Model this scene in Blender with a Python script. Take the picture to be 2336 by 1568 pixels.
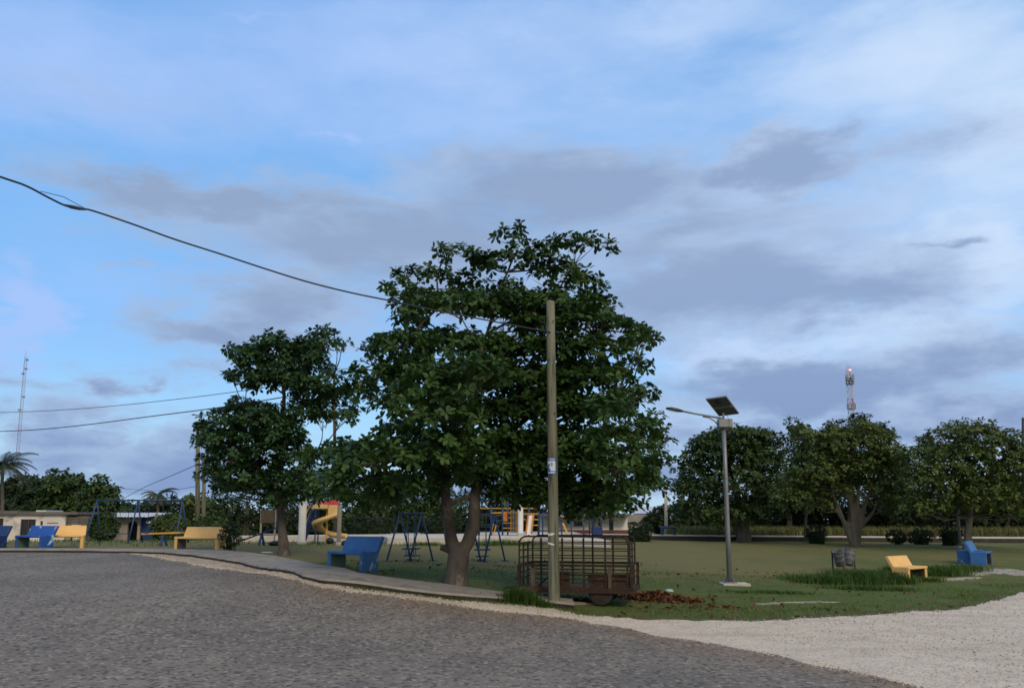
import bpy, bmesh, math, random
import numpy as np
from mathutils import Vector, Matrix, geometry, noise as mnoise

random.seed(7); rng = np.random.default_rng(7)
R = math.radians
for o in list(bpy.data.objects): bpy.data.objects.remove(o)
scene = bpy.context.scene
C = scene.collection

# ------------------------------------------------------------------ camera
# pixel units below are those of a 2335 x 1568 view of the photograph
PW, PH = 2335.0, 1567.75
F = 1905.0                       # focal length in those pixels
PITCH = R(8.5)
HORIZON = 1183.0
PY0 = HORIZON - F*math.tan(PITCH)
CAM = np.array((0.0, 0.0, 2.0))
cam = bpy.data.cameras.new('camera')
cam.sensor_width = 36.0
cam.lens = 36.0*F/PW
cam.shift_y = (PY0 - PH/2)/PW
cam.clip_end = 5000
camo = bpy.data.objects.new('camera', cam); C.objects.link(camo)
camo.location = CAM
camo.rotation_euler = (R(90)+PITCH, 0, 0)
scene.camera = camo
FWD = np.array((0, math.cos(PITCH), math.sin(PITCH)))
UPV = np.array((0, -math.sin(PITCH), math.cos(PITCH)))
def ray(px, py):
    d = np.array((1.0,0,0))*(px-PW/2)/F + UPV*(PY0-py)/F + FWD
    return d/d[1]
def at(px, py, Y):
    """point seen at pixel (px,py) at distance Y in front of the camera"""
    return Vector(CAM + ray(px, py)*Y)

# ------------------------------------------------------------------ sky
SUN_AZ, SUN_EL = R(160), R(36)       # azimuth clockwise from +Y (the view direction): behind the camera, a little to the right
world = bpy.data.worlds.new('World'); scene.world = world; world.use_nodes = True
nt = world.node_tree; nt.nodes.clear()
class NG:
    def __init__(s, nt): s.nt = nt
    def n(s, typ, **kw):
        nd = s.nt.nodes.new(typ)
        for k, v in kw.items(): setattr(nd, k, v)
        return nd
    def set(s, sock, v):
        if hasattr(v, 'is_output') or isinstance(v, bpy.types.NodeSocket): s.nt.links.new(v, sock)
        else: sock.default_value = v
    def m(s, op, a, b=0.0, c=0.0, clamp=False):
        nd = s.n('ShaderNodeMath', operation=op, use_clamp=clamp)
        s.set(nd.inputs[0], a); s.set(nd.inputs[1], b)
        if op in ('MULTIPLY_ADD','SMOOTH_MAX','SMOOTH_MIN','WRAP','COMPARE'): s.set(nd.inputs[2], c)
        return nd.outputs[0]
    def vm(s, op, a, b):
        nd = s.n('ShaderNodeVectorMath', operation=op)
        s.set(nd.inputs[0], a); s.set(nd.inputs[1], b)
        return nd.outputs[0]
    def ss(s, x, lo, hi, o0=0.0, o1=1.0):
        nd = s.n('ShaderNodeMapRange', interpolation_type='SMOOTHSTEP')
        s.set(nd.inputs[0], x); nd.inputs[1].default_value = lo; nd.inputs[2].default_value = hi
        nd.inputs[3].default_value = o0; nd.inputs[4].default_value = o1
        return nd.outputs[0]
    def mix(s, f, a, b, blend='MIX'):
        nd = s.n('ShaderNodeMix', data_type='RGBA', blend_type=blend)
        s.set(nd.inputs[0], f)
        for k, v in ((6, a), (7, b)):
            if isinstance(v, tuple) and len(v) == 3: v = v + (1,)
            s.set(nd.inputs[k], v)
        return nd.outputs[2]
    def noise(s, vec, scale, detail=5, rough=.55, dist=0.0):
        nd = s.n('ShaderNodeTexNoise')
        s.set(nd.inputs['Vector'], vec); nd.inputs['Scale'].default_value = scale
        nd.inputs['Detail'].default_value = detail; nd.inputs['Roughness'].default_value = rough
        nd.inputs['Distortion'].default_value = dist
        return nd
    def mapping(s, vec, loc=(0,0,0), rot=(0,0,0), scale=(1,1,1)):
        nd = s.n('ShaderNodeMapping'); s.set(nd.inputs[0], vec)
        nd.inputs[1].default_value = loc; nd.inputs[2].default_value = rot; nd.inputs[3].default_value = scale
        return nd.outputs[0]
g = NG(nt)
SKY_K = 0.15
sky = g.n('ShaderNodeTexSky', sky_type='NISHITA', sun_disc=False)
sky.sun_elevation = SUN_EL; sky.sun_rotation = SUN_AZ
sky.altitude = 0; sky.air_density = 1.0; sky.dust_density = 0.6; sky.ozone_density = 2.0
tc = g.n('ShaderNodeTexCoord'); dirv = tc.outputs['Generated']
sep = g.n('ShaderNodeSeparateXYZ'); g.set(sep.inputs[0], dirv)
AZ = g.m('ARCTAN2', sep.outputs[0], sep.outputs[1])
EL = g.m('ARCSINE', sep.outputs[2])
stretch = g.mapping(dirv, scale=(1,1,2.6))
warp = g.noise(stretch, 6.0, 5, .62)
wsep = g.n('ShaderNodeSeparateColor'); g.set(wsep.inputs[0], warp.outputs['Color'])
WA = g.m('MULTIPLY_ADD', g.m('SUBTRACT', wsep.outputs[0], .5), .34, AZ)
WE = g.m('MULTIPLY_ADD', g.m('SUBTRACT', wsep.outputs[1], .5), .13, EL)
def azel(px, py):
    d = ray(px, py); d = d/np.linalg.norm(d)
    return math.atan2(d[0], d[1]), math.asin(d[2])
def field(blobs, base):
    out = base
    for (cx, cy, rx, ry, w) in blobs:
        rx *= 1.4; ry *= 1.45
        a, e = azel(cx, cy); a2, _ = azel(cx+rx, cy); _, e2 = azel(cx, cy-ry)
        da = g.m('MULTIPLY', g.m('SUBTRACT', WA, a), 1/(a2-a))
        de = g.m('MULTIPLY', g.m('SUBTRACT', WE, e), 1/(e2-e))
        q = g.m('ADD', g.m('MULTIPLY', da, da), g.m('MULTIPLY', de, de))
        v = g.m('MULTIPLY_ADD', g.m('SQRT', q), -w, w)
        out = v if out is None else g.m('SMOOTH_MAX', out, v, .18)
    return out
sdot0 = g.n('ShaderNodeVectorMath', operation='DOT_PRODUCT'); g.set(sdot0.inputs[0], dirv)
sdot0.inputs[1].default_value = (math.sin(SUN_AZ)*math.cos(SUN_EL), math.cos(SUN_AZ)*math.cos(SUN_EL), math.sin(SUN_EL))
# whole-sky weather: broken grey cloud everywhere, outside the frame too
general = g.m('MULTIPLY_ADD', g.noise(stretch, 1.7, 4, .5).outputs['Fac'], 1.6, -1.10)
DARK = [(470,452,270,42,.85),(800,478,480,42,.55),(880,560,420,85,.8),(1010,645,380,70,.6),(1200,380,270,40,.5),(1330,440,380,85,.8),(1720,385,240,70,1.0),
        (1560,520,420,70,.6),(1690,640,430,120,1.1),(1330,720,300,60,.6),(640,700,150,70,.8),(560,760,220,34,.8),(1960,650,170,50,.6),
        (2170,552,85,22,.8),(2090,330,150,60,.35),(1850,905,430,75,1.0),(2180,850,330,75,.7),(2200,965,330,60,.8),
        (1700,985,300,50,.6),(255,885,70,34,.8),(60,870,110,30,.4),(110,1000,140,66,.8),(60,1060,200,50,.8),(430,1065,260,72,.9),
        (400,845,120,22,.4),(1150,1115,1500,55,.6),(385,632,34,12,.5)]
LIGHT = [(130,150,430,130,.9),(560,170,330,110,.6),(980,150,430,130,.8),(1150,270,330,60,.5),(1500,60,420,70,.6),(1250,250,500,80,.45),
         (2050,120,420,150,.9),(2330,260,330,260,.9),(2250,560,240,150,1.25),(2000,470,300,60,.5),(2060,760,330,60,.9),(1690,815,200,40,1.2),
         (1830,575,200,40,.5),(1480,590,200,40,.4),(760,300,70,18,.5),(1140,275,26,16,.6),(560,40,60,14,.5),(30,690,80,70,1.3),(50,780,80,60,1.1),(140,995,50,40,.4)]
fine = g.noise(stretch, 11.0, 6, .62, .3).outputs['Fac']
bd = field(DARK, general)
dd = g.ss(g.m('MULTIPLY_ADD', g.m('SUBTRACT', fine, .5), .95, bd), -.22, .48)
gl = g.m('MULTIPLY_ADD', g.noise(g.mapping(dirv, loc=(3,1,2), rot=(0,R(-18),0), scale=(1,1,2.2)), 2.2, 5, .6).outputs['Fac'], 1.5, -.95)
gl = g.m('ADD', gl, g.ss(sdot0.outputs['Value'], -.1, .8, 0, .9))  # extra cloud round the unseen sun, added to make the ground light less blue
bl = field(LIGHT, gl)
wispn = g.noise(g.mapping(dirv, rot=(0,R(-22),R(10)), scale=(1.0,1.0,3.0)), 5.0, 5, .6, .3).outputs['Fac']
dl = g.ss(g.m('MULTIPLY_ADD', g.m('SUBTRACT', wispn, .5), .9, bl), -.45, 1.0, 0, .95)
k = .92/SKY_K
# clear air: the Nishita sky under a clean blue of a humid coast, paler towards the horizon
def lin(r, g_, b):
    f = lambda c: (c/255/12.92 if c <= 10 else ((c/255+.055)/1.055)**2.4)*k
    return (f(r), f(g_), f(b))
clear = g.mix(g.ss(EL, .02, .24), lin(158,208,236), lin(116,184,248))
clear = g.mix(g.ss(EL, .24, .75), clear, lin(122,174,238))
base = g.mix(.22, clear, sky.outputs[0])
# veil and low cloud are both brighter on the side of the sun (to the right)
sunside = g.ss(AZ, -.45, .7)
near_sun = g.ss(sdot0.outputs['Value'], .0, .9)  # whitens unseen cloud behind the camera, added for neutral light on the ground
veil = g.mix(sunside, lin(166,197,249), lin(206,226,251))
veil = g.mix(near_sun, veil, lin(250,238,220))
grey_t = g.mix(sunside, lin(162,186,220), lin(180,201,233))
grey_d = g.mix(sunside, lin(146,166,198), lin(146,168,204))
grey_t = g.mix(near_sun, grey_t, lin(230,220,204))
low = g.ss(EL, .05, .30)
grey_d = g.mix(low, g.mix(sunside, lin(128,153,198), lin(132,153,194)), grey_d)
shade = g.ss(g.m('MULTIPLY_ADD', g.m('SUBTRACT', g.noise(stretch, 5.0, 4, .6, .4).outputs['Fac'], .5), 1.6, bd), .0, .75)
grey = g.mix(shade, grey_t, grey_d)
col = g.mix(dl, base, veil)
col = g.mix(g.m('MULTIPLY', dd, .95), col, grey)
bg = g.n('ShaderNodeBackground'); g.set(bg.inputs[0], col); bg.inputs[1].default_value = SKY_K
out = g.n('ShaderNodeOutputWorld'); nt.links.new(bg.outputs[0], out.inputs[0])
try: world.cycles.sampling_method = 'MANUAL'; world.cycles.sample_map_resolution = 512
except Exception: pass

# ------------------------------------------------------------------ sun behind thin cloud, exposure
sl = bpy.data.lights.new('sun', 'SUN'); sl.energy = 1.5; sl.angle = R(14); sl.color = (1.0, .86, .68)
so = bpy.data.objects.new('sun', sl); C.objects.link(so); so.location = (20,-20,40)
sdir = Vector((math.sin(SUN_AZ)*math.cos(SUN_EL), math.cos(SUN_AZ)*math.cos(SUN_EL), math.sin(SUN_EL)))
so.rotation_euler = sdir.to_track_quat('Z','Y').to_euler()
vs = scene.view_settings
vs.view_transform = 'Standard'; vs.look = 'None'; vs.exposure = 0.15; vs.gamma = 1.0; vs.use_curve_mapping = False
try: scene.display_settings.display_device = 'sRGB'
except Exception: pass
scene.render.engine = 'CYCLES'
scene.cycles.filter_width = 1.6
scene.cycles.max_bounces = 6
scene.cycles.use_denoising = True

# ------------------------------------------------------------------ helpers
def tag(o, label=None, cat=None, group=None, kind=None):
    if label: o['label'] = label
    if cat: o['category'] = cat
    if group: o['group'] = group
    if kind: o['kind'] = kind
    return o
def empty(name, loc, rz=0.0, label=None, cat=None, group=None):
    o = bpy.data.objects.new(name, None); C.objects.link(o)
    o.location = loc; o.rotation_euler = (0,0,rz); o.empty_display_size = .2
    return tag(o, label, cat, group)
def link_mesh(name, me, mat=None, parent=None, smooth=False):
    if mat is not None: me.materials.append(mat)
    if smooth: me.polygons.foreach_set('use_smooth', [True]*len(me.polygons))
    o = bpy.data.objects.new(name, me); C.objects.link(o)
    if parent is not None: o.parent = parent
    return o
def copy_tree(o, parent=None):
    c = o.copy(); C.objects.link(c); c.parent = parent
    for ch in o.children: copy_tree(ch, c)
    return c
class MB:
    def __init__(s): s.v = []; s.f = []
    def add(s, vs, fs):
        b = len(s.v); s.v += [tuple(p) for p in vs]; s.f += [tuple(i+b for i in q) for q in fs]; return s
    def box(s, c, size, M=None, taper=1.0):
        x, y, z = [k/2 for k in size]
        vs = [Vector((sx*x*(taper if sz > 0 else 1), sy*y*(taper if sz > 0 else 1), sz*z)) for sz in (-1,1) for sy in (-1,1) for sx in (-1,1)]
        if M is not None: vs = [M @ p for p in vs]
        c = Vector(c); vs = [p+c for p in vs]
        return s.add(vs, [(0,2,3,1),(4,5,7,6),(0,1,5,4),(2,6,7,3),(0,4,6,2),(1,3,7,5)])
    def bb(s, x0,x1,y0,y1,z0,z1): return s.box(((x0+x1)/2,(y0+y1)/2,(z0+z1)/2),(x1-x0,y1-y0,z1-z0))
    def hexa(s, p):   # 8 points: bottom 4 ccw, top 4 ccw
        return s.add(p, [(3,2,1,0),(4,5,6,7),(0,1,5,4),(1,2,6,5),(2,3,7,6),(3,0,4,7)])
    def bar(s, p0, p1, w, h=None):
        p0, p1 = Vector(p0), Vector(p1); h = h or w
        d = (p1-p0).normalized(); up = Vector((0,0,1)) if abs(d.z) < .95 else Vector((0,1,0))
        a = d.cross(up).normalized()*w/2; b = d.cross(a).normalized()*h/2
        vs = [p+sa*a+sb*b for p in (p0,p1) for sb in (-1,1) for sa in (-1,1)]
        return s.add(vs, [(0,1,3,2),(4,6,7,5),(0,4,5,1),(2,3,7,6),(0,2,6,4),(1,5,7,3)])
    def tube(s, pts, rad, n=8, cap=True, jit=0.0):
        pts = [Vector(p) for p in pts]; N = len(pts)
        if not hasattr(rad, '__len__'): rad = [rad]*N
        b = len(s.v); prev = None
        for i, p in enumerate(pts):
            d = (pts[min(i+1,N-1)]-pts[max(i-1,0)]).normalized()
            if prev is None:
                up = Vector((0,0,1)) if abs(d.z) < .9 else Vector((0,1,0)); a = d.cross(up).normalized()
            else: a = (prev - d*prev.dot(d)).normalized()
            prev = a; c = d.cross(a)
            for k in range(n):
                t = 2*math.pi*k/n; r = rad[i]*(1+(random.uniform(-jit,jit) if jit else 0))
                s.v.append(tuple(p + (a*math.cos(t)+c*math.sin(t))*r))
        for i in range(N-1):
            for k in range(n):
                k2 = (k+1)%n
                s.f.append((b+i*n+k, b+i*n+k2, b+(i+1)*n+k2, b+(i+1)*n+k))
        if cap:
            s.f.append(tuple(b+k for k in range(n))[::-1]); s.f.append(tuple(b+(N-1)*n+k for k in range(n)))
        return s
    def lathe(s, prof, n=16, c=(0,0,0)):
        b = len(s.v)
        for (r, z) in prof:
            for k in range(n):
                t = 2*math.pi*k/n; s.v.append((c[0]+r*math.cos(t), c[1]+r*math.sin(t), c[2]+z))
        for i in range(len(prof)-1):
            for k in range(n):
                k2 = (k+1)%n; s.f.append((b+i*n+k, b+i*n+k2, b+(i+1)*n+k2, b+(i+1)*n+k))
        s.f.append(tuple(b+k for k in range(n))[::-1]); s.f.append(tuple(b+(len(prof)-1)*n+k for k in range(n)))
        return s
    def build(s, name, mat, parent=None, smooth=False, bevel=0.0):
        me = bpy.data.meshes.new(name); me.from_pydata(s.v, [], s.f); me.update()
        if bevel:
            bm = bmesh.new(); bm.from_mesh(me)
            bmesh.ops.bevel(bm, geom=bm.edges[:], offset=bevel, segments=1, affect='EDGES', profile=.5)
            bm.to_mesh(me); bm.free()
        return link_mesh(name, me, mat, parent, smooth)
def tri_mesh(name, verts, faces, mat=None, parent=None, smooth=False):
    """fast mesh of triangles from numpy arrays"""
    me = bpy.data.meshes.new(name)
    nv, nf = len(verts), len(faces)
    me.vertices.add(nv); me.vertices.foreach_set('co', np.ascontiguousarray(verts, dtype=np.float32).ravel())
    me.loops.add(nf*3); me.loops.foreach_set('vertex_index', np.ascontiguousarray(faces, dtype=np.int32).ravel())
    me.polygons.add(nf); me.polygons.foreach_set('loop_start', np.arange(0, nf*3, 3, dtype=np.int32))
    me.polygons.foreach_set('loop_total', np.full(nf, 3, dtype=np.int32))
    me.update(calc_edges=True); me.validate()
    return link_mesh(name, me, mat, parent, smooth)

# ------------------------------------------------------------------ materials
MATS = {}
def mat(name, c1, c2=None, scale=4.0, rough=.8, bump=0.0, bscale=None, metal=0.0, c3=None, s3=2.0, t3=.62, stretch=(1,1,1), spec=.3, w3=.03, trans=None, rand=0.0):
    if name in MATS: return MATS[name]
    m = bpy.data.materials.new(name); m.use_nodes = True; t = m.node_tree; t.nodes.clear(); q = NG(t)
    b = q.n('ShaderNodeBsdfPrincipled'); o = q.n('ShaderNodeOutputMaterial')
    tcn = q.n('ShaderNodeTexCoord'); vec = q.mapping(tcn.outputs['Object'], scale=stretch)
    c = c1 + (1,)
    n1 = q.noise(vec, scale, 6, .6)
    f = q.ss(n1.outputs['Fac'], .3, .7)
    c = q.mix(f, c1, c2 or tuple(k*.75 for k in c1))
    if c3:
        n3 = q.noise(vec, s3, 7, .65, .3); c = q.mix(q.ss(n3.outputs['Fac'], t3-w3, t3+w3), c, c3)
    if rand:
        oi = q.n('ShaderNodeObjectInfo'); c = q.mix(q.m('MULTIPLY', oi.outputs['Random'], rand), c, tuple(k*.4 for k in c1))
    q.set(b.inputs['Base Color'], c)
    b.inputs['Roughness'].default_value = rough; b.inputs['Metallic'].default_value = metal
    b.inputs['Specular IOR Level'].default_value = spec
    if bump:
        nb = q.noise(vec, bscale or scale*4, 6, .6); bn = q.n('ShaderNodeBump')
        bn.inputs['Strength'].default_value = min(1, bump*10 if bump < .1 else 1); bn.inputs['Distance'].default_value = bump
        q.set(bn.inputs['Height'], nb.outputs['Fac']); t.links.new(bn.outputs[0], b.inputs['Normal'])
    t.links.new(b.outputs[0], o.inputs[0]); MATS[name] = m
    return m
def leaf_mat(name, c1, c2, c3=None, t3=.7, tr=.25, rough=.5):
    """leaves: each leaf its own tint (random per island), some light through the blade"""
    if name in MATS: return MATS[name]
    m = bpy.data.materials.new(name); m.use_nodes = True; t = m.node_tree; t.nodes.clear(); q = NG(t)
    b = q.n('ShaderNodeBsdfPrincipled'); o = q.n('ShaderNodeOutputMaterial'); gm = q.n('ShaderNodeNewGeometry')
    rnd = gm.outputs['Random Per Island']
    tcn = q.n('ShaderNodeTexCoord')
    cl = q.noise(tcn.outputs['Object'], .9, 3, .5)
    f = q.ss(q.m('MULTIPLY_ADD', rnd, .6, q.m('MULTIPLY_ADD', cl.outputs['Fac'], 1.2, -.4)), .1, .9)
    c = q.mix(f, c1, c2)
    if c3: c = q.mix(q.ss(rnd, t3, t3+.02), c, c3)
    q.set(b.inputs['Base Color'], c); b.inputs['Roughness'].default_value = rough
    b.inputs['Specular IOR Level'].default_value = .2
    tl = q.n('ShaderNodeBsdfTranslucent'); q.set(tl.inputs[0], q.mix(.5, c, c2))
    ms = q.n('ShaderNodeMixShader'); ms.inputs[0].default_value = tr
    t.links.new(b.outputs[0], ms.inputs[1]); t.links.new(tl.outputs[0], ms.inputs[2]); t.links.new(ms.outputs[0], o.inputs[0])
    MATS[name] = m
    return m
def emit_mat(name, col, k):
    m = bpy.data.materials.new(name); m.use_nodes = True; t = m.node_tree
    b = t.nodes['Principled BSDF']; b.inputs['Base Color'].default_value = col+(1,)
    b.inputs['Emission Color'].default_value = col+(1,); b.inputs['Emission Strength'].default_value = k
    return m
def rgb(r, g_, b):
    f = lambda c: c/255/12.92 if c <= 10 else ((c/255+.055)/1.055)**2.4
    return (f(r), f(g_), f(b))
concrete = mat('concrete', (.255,.232,.20), (.185,.168,.145), 3, .9, .004, 40, c3=(.12,.115,.105), s3=1.3, t3=.6, w3=.08)
concrete_pale = mat('concrete_pale', (.50,.47,.42), (.40,.375,.335), 1.5, .9, .003, 30, c3=(.25,.24,.22), s3=.8, t3=.66, w3=.08)
galv = mat('galvanised_steel', (.20,.21,.225), (.16,.168,.18), 6, .5, metal=.4, spec=.5)
dark_metal = mat('dark_metal', (.05,.055,.065), (.03,.033,.04), 6, .5, metal=.3)
rust = mat('rusty_steel', (.045,.022,.014), (.024,.014,.010), 9, .85, .002, 60, c3=(.075,.032,.016), s3=4, t3=.6, w3=.06)
rust_dark = mat('dark_rusty_steel', (.028,.018,.014), (.015,.011,.009), 9, .85, .002, 60, c3=(.07,.03,.016), s3=4, t3=.6, w3=.06)
rubber = mat('tyre_rubber', (.018,.018,.018), (.03,.028,.026), 8, .85)
blue_paint = mat('blue_paint', (.040,.135,.34), (.03,.105,.28), 2, .55, .002, 30, c3=(.20,.31,.40), s3=2.3, t3=.655, w3=.012)
blue_chipped = mat('chipped_blue_paint', (.02,.085,.33), (.016,.065,.26), 2, .55, .002, 30, c3=(.32,.48,.58), s3=2.6, t3=.60, w3=.012)
navy_paint = mat('navy_paint', (.012,.035,.13), (.01,.028,.10), 2, .55, .002, 30, c3=(.05,.10,.2), s3=2.3, t3=.68)
green_paint = mat('faded_green_paint', (.075,.12,.09), (.055,.09,.07), 2, .8, .002, 30)
yellow_paint = mat('yellow_paint', (.68,.43,.16), (.60,.37,.13), 2, .6, .002, 30, c3=(.42,.25,.09), s3=2.2, t3=.66, w3=.03)
yellow_metal = mat('yellow_metal', (.60,.34,.05), (.48,.25,.04), 3, .5)
blue_metal = mat('blue_metal', (.022,.055,.15), (.016,.04,.11), 3, .45, c3=(.09,.12,.18), s3=3, t3=.67)
slide_plastic = mat('slide_plastic', (.62,.44,.20), (.52,.34,.13), 2, .4)
red_plastic = mat('red_plastic', (.55,.06,.08), (.45,.05,.06), 3, .45, c3=(.6,.35,.36), s3=1.6, t3=.6, w3=.05)
orange_metal = mat('orange_metal', (.55,.19,.03), (.45,.14,.02), 3, .5)
white_paint = mat('white_paint', (.70,.70,.68), (.60,.60,.58), 2, .7, c3=(.42,.41,.38), s3=1.5, t3=.66, w3=.06)
pole_wood = mat('weathered_pole_wood', (.175,.175,.125), (.095,.098,.068), 9, .9, .012, 34, stretch=(1,1,.07), c3=(.055,.06,.04), s3=9, t3=.57, w3=.05)
wood_dark = mat('dark_board_wood', (.10,.075,.055), (.065,.05,.04), 4, .9, .003, 40, rand=.5)
bark = mat('almond_bark', (.098,.084,.070), (.050,.043,.036), 3.2, .95, .02, 14, c3=(.145,.13,.11), s3=2.4, t3=.6, w3=.06, stretch=(1,1,.45))
bark_grey = mat('grey_bark', (.13,.12,.10), (.07,.065,.055), 4, .95, .015, 12, stretch=(1,1,.2))
glass_dark = mat('dark_glass', (.012,.014,.017), (.02,.022,.026), 3, .15, spec=.5)
cable_mat = mat('black_cable', (.022,.026,.034), (.03,.034,.042), 3, .7)
almond_leaf = leaf_mat('almond_leaf', (.022,.055,.017), (.060,.115,.027), (.16,.05,.025), .996, .28, .42)
almond_leaf_b = leaf_mat('almond_leaf_blue', (.019,.050,.022), (.050,.105,.033), (.16,.05,.025), .997, .28, .42)
bg_leaf = leaf_mat('background_leaf', (.022,.047,.016), (.060,.098,.026), None, .7, .2, .6)
bg_leaf_y = leaf_mat('background_leaf_yellow', (.032,.060,.016), (.105,.140,.034), None, .7, .22, .6)
bg_leaf_d = leaf_mat('background_leaf_dark', (.015,.030,.014), (.032,.054,.021), None, .7, .15, .6)
hedge_leaf = leaf_mat('hedge_leaf', (.009,.020,.010), (.020,.036,.014), None, .7, .1, .6)
palm_leaf = leaf_mat('palm_leaf', (.016,.032,.016), (.05,.062,.026), (.12,.10,.04), .93, .15, .5)
dry_leaf = leaf_mat('dry_leaf', (.10,.042,.020), (.17,.085,.040), (.05,.024,.016), .8, .1, .8)
grass_blade = leaf_mat('grass_blade', (.060,.105,.018), (.110,.155,.032), (.20,.17,.07), .88, .3, .6)
grass_tuft = leaf_mat('tuft_grass', (.032,.075,.015), (.078,.14,.026), (.10,.11,.04), .94, .3, .5)
grass_dry = leaf_mat('dry_grass', (.12,.12,.038), (.19,.18,.06), (.05,.07,.02), .8, .25, .7)

# ------------------------------------------------------------------ terrain height (thin-plate spline through surveyed points)
CP = np.array([
 (0,-20,0),(-40,-20,.2),(40,-20,0),(0,0,0),(-20,0,.15),(20,0,-.02),(0,9,0),(-8,9,.08),(8,9,0),(0,12.5,.0),(5,12,0),(12,13,-.04),(20,15,-.1),
 (-8,13,.22),(-3.6,17.4,.48),(-7.3,23,.57),(-13.4,30,.72),(-19.5,31.2,.80),(-16,20,.5),(-25,22,.6),
 (-1.15,17,.24),(.15,16.8,.11),(1.5,16.6,.02),(.95,18.4,.06),(1.5,19.2,.05),(2.4,20.3,-.03),(-1.35,20.6,.30),(-4.2,21.7,.69),(-9,29,.74),
 (4.5,17,0),(14.4,23.4,-.06),(6.15,23.5,.15),(3.5,24,.22),(13.3,27.4,0),(17.6,31.4,.28),(10,26.5,.03),(22,33,.2),
 (-14,34,.82),(-20,34,.86),(-26,38,.86),(-3,29,.63),(1,30,.52),(0,38,.83),(-10,40,.86),(8,36,.52),(14,42,.58),(22,44,.6),(12,52,.70),(25,51,.62),(35,50,.6),
 (-10,50,.86),(-30,50,.7),(-45,66,.1),(-34,66,.1),(-60,70,.1),(-20,62,.4),(0,62,.8),(-40,42,.8),(-60,40,.8),(30,70,.7),(60,60,.6),(0,90,.8),(-60,110,.2),(60,110,.7),(0,130,.6)], float)
def tps(r2): return np.where(r2 > 1e-9, r2*np.log(np.maximum(r2, 1e-9)), 0)
def _fit():
    n = len(CP); X = CP[:,:2]
    r2 = ((X[:,None]-X[None])**2).sum(-1)
    A = np.zeros((n+3,n+3)); A[:n,:n] = tps(r2) + np.eye(n)*2.0
    A[:n,n] = 1; A[:n,n+1:] = X; A[n,:n] = 1; A[n+1:,:n] = X.T
    return np.linalg.solve(A, np.concatenate([CP[:,2], np.zeros(3)]))
TW = _fit()
def gz(x, y):
    x = np.clip(np.atleast_1d(np.asarray(x, float)), -58, 58); y = np.clip(np.atleast_1d(np.asarray(y, float)), -20, 125)
    r2 = (x[:,None]-CP[None,:,0])**2 + (y[:,None]-CP[None,:,1])**2
    n = len(CP)
    return tps(r2) @ TW[:n] + TW[n] + TW[n+1]*x + TW[n+2]*y
def G(x, y): return float(gz(x, y)[0])
def hit(px, py, dz=0.0):
    """where the ray through a pixel meets the ground (raised by dz)"""
    d = ray(px, py); Y = np.arange(4, 160, .05)
    P = CAM[None] + d[None]*Y[:,None]
    h = P[:,2] - gz(P[:,0], P[:,1]) - dz
    i = int(np.argmax(h < 0)) if (h < 0).any() else len(Y)-1
    if i > 0 and h[i] < 0: t = h[i-1]/(h[i-1]-h[i]); y = Y[i-1]+t*.05
    else: y = Y[i]
    p = CAM + d*y
    return Vector(p)
# edge of the tarmac (A) and edge of the grass (B), read off the photograph and dropped on the ground
A_px = [(0,1256),(150,1257),(250,1259),(330,1264),(400,1278),(480,1292),(560,1303),(640,1315),(720,1332),(784,1345),(911,1361),(1039,1379),(1185,1396),(1309,1409),(1401,1430),(1562,1459),(1723,1484),(1885,1519),(1993,1543),(2100,1568)]
B_px = [(0,1250.5),(150,1250.5),(300,1253.5),(372,1257),(457,1265),(542,1279),(606,1292),(691,1310),(734,1321),(784,1336),(911,1352),(1039,1369),(1166,1379),(1255,1387),(1314,1400),(1455,1411),(1616,1416),(1777,1411),(1993,1400),(2181,1387),(2335,1349)]
def pl(px, pre, post):
    p = [hit(*q) for q in px]; p = [(q.x, q.y) for q in p]
    p = pre + p + post; p.sort(); return np.array(p)
A_l = pl(A_px, [(-1500,33),(-60,32.5)], [(5.6,7),(7,0),(9,-40),(20,-1500)])
B_l = pl(B_px, [(-1500,35),(-60,33.8)], [(19,26),(26,29),(60,37),(1500,200)])
def wob(x, s, a): return np.array([mnoise.noise(Vector((q*s, 3.7, a)))*a for q in np.atleast_1d(x)])
def yA(x): return np.interp(x, A_l[:,0], A_l[:,1])
def yB(x): return np.interp(x, B_l[:,0], B_l[:,1])
def terrain():
    xs = list(np.arange(-36, 36.1, .6)); ys = list(np.arange(5, 66, .6))
    pts = [(x+rng.uniform(-.15,.15), y+rng.uniform(-.15,.15)) for x in xs for y in ys]
    ring = []
    for r in np.geomspace(40, 1600, 20):
        for k in range(72):
            a = 2*math.pi*k/72; x, y = r*math.cos(a), 25+r*math.sin(a)
            if abs(x) > 37 or y < 4 or y > 67: ring.append((x, y))
    for x in np.arange(-40, 41, 3.0):
        for y in np.arange(-12, 4, 3.0): ring.append((x+.1, y))
    pts += ring
    edges = []
    for L, seed in ((A_l, 1.0), (B_l, 2.0)):
        line = []
        for (a, b) in zip(L[:-1], L[1:]):
            n = max(1, int(np.hypot(*(b-a))/.2)) if np.abs(a).max() < 100 and np.abs(b).max() < 100 else 6
            for t in np.arange(n)/n:
                p = a+(b-a)*t
                j = (mnoise.noise(Vector((p[0]*1.1, p[1]*1.1, seed)))*(.18 if seed == 1.0 else .42) + mnoise.noise(Vector((p[0]*4, p[1]*4, seed)))*(.10 if seed == 1.0 else .28)) if abs(p[0]) < 30 else 0
                line.append((p[0]+j*.4, p[1]+j))
        base = len(pts); pts += line
        edges += [(base+i, base+i+1) for i in range(len(line)-1)]
        if seed == 1.0: fineA = np.array(line)
        else: fineB = np.array(line)
    v, e, f, ov, oe, of = geometry.delaunay_2d_cdt([Vector(p) for p in pts], edges, [], 0, 1e-4)
    V = np.array([(q.x, q.y) for q in v]); T = np.array([t for t in f if len(t) == 3])
    return V, T, fineA, fineB
V2, T3, fA, fB = terrain()
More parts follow.
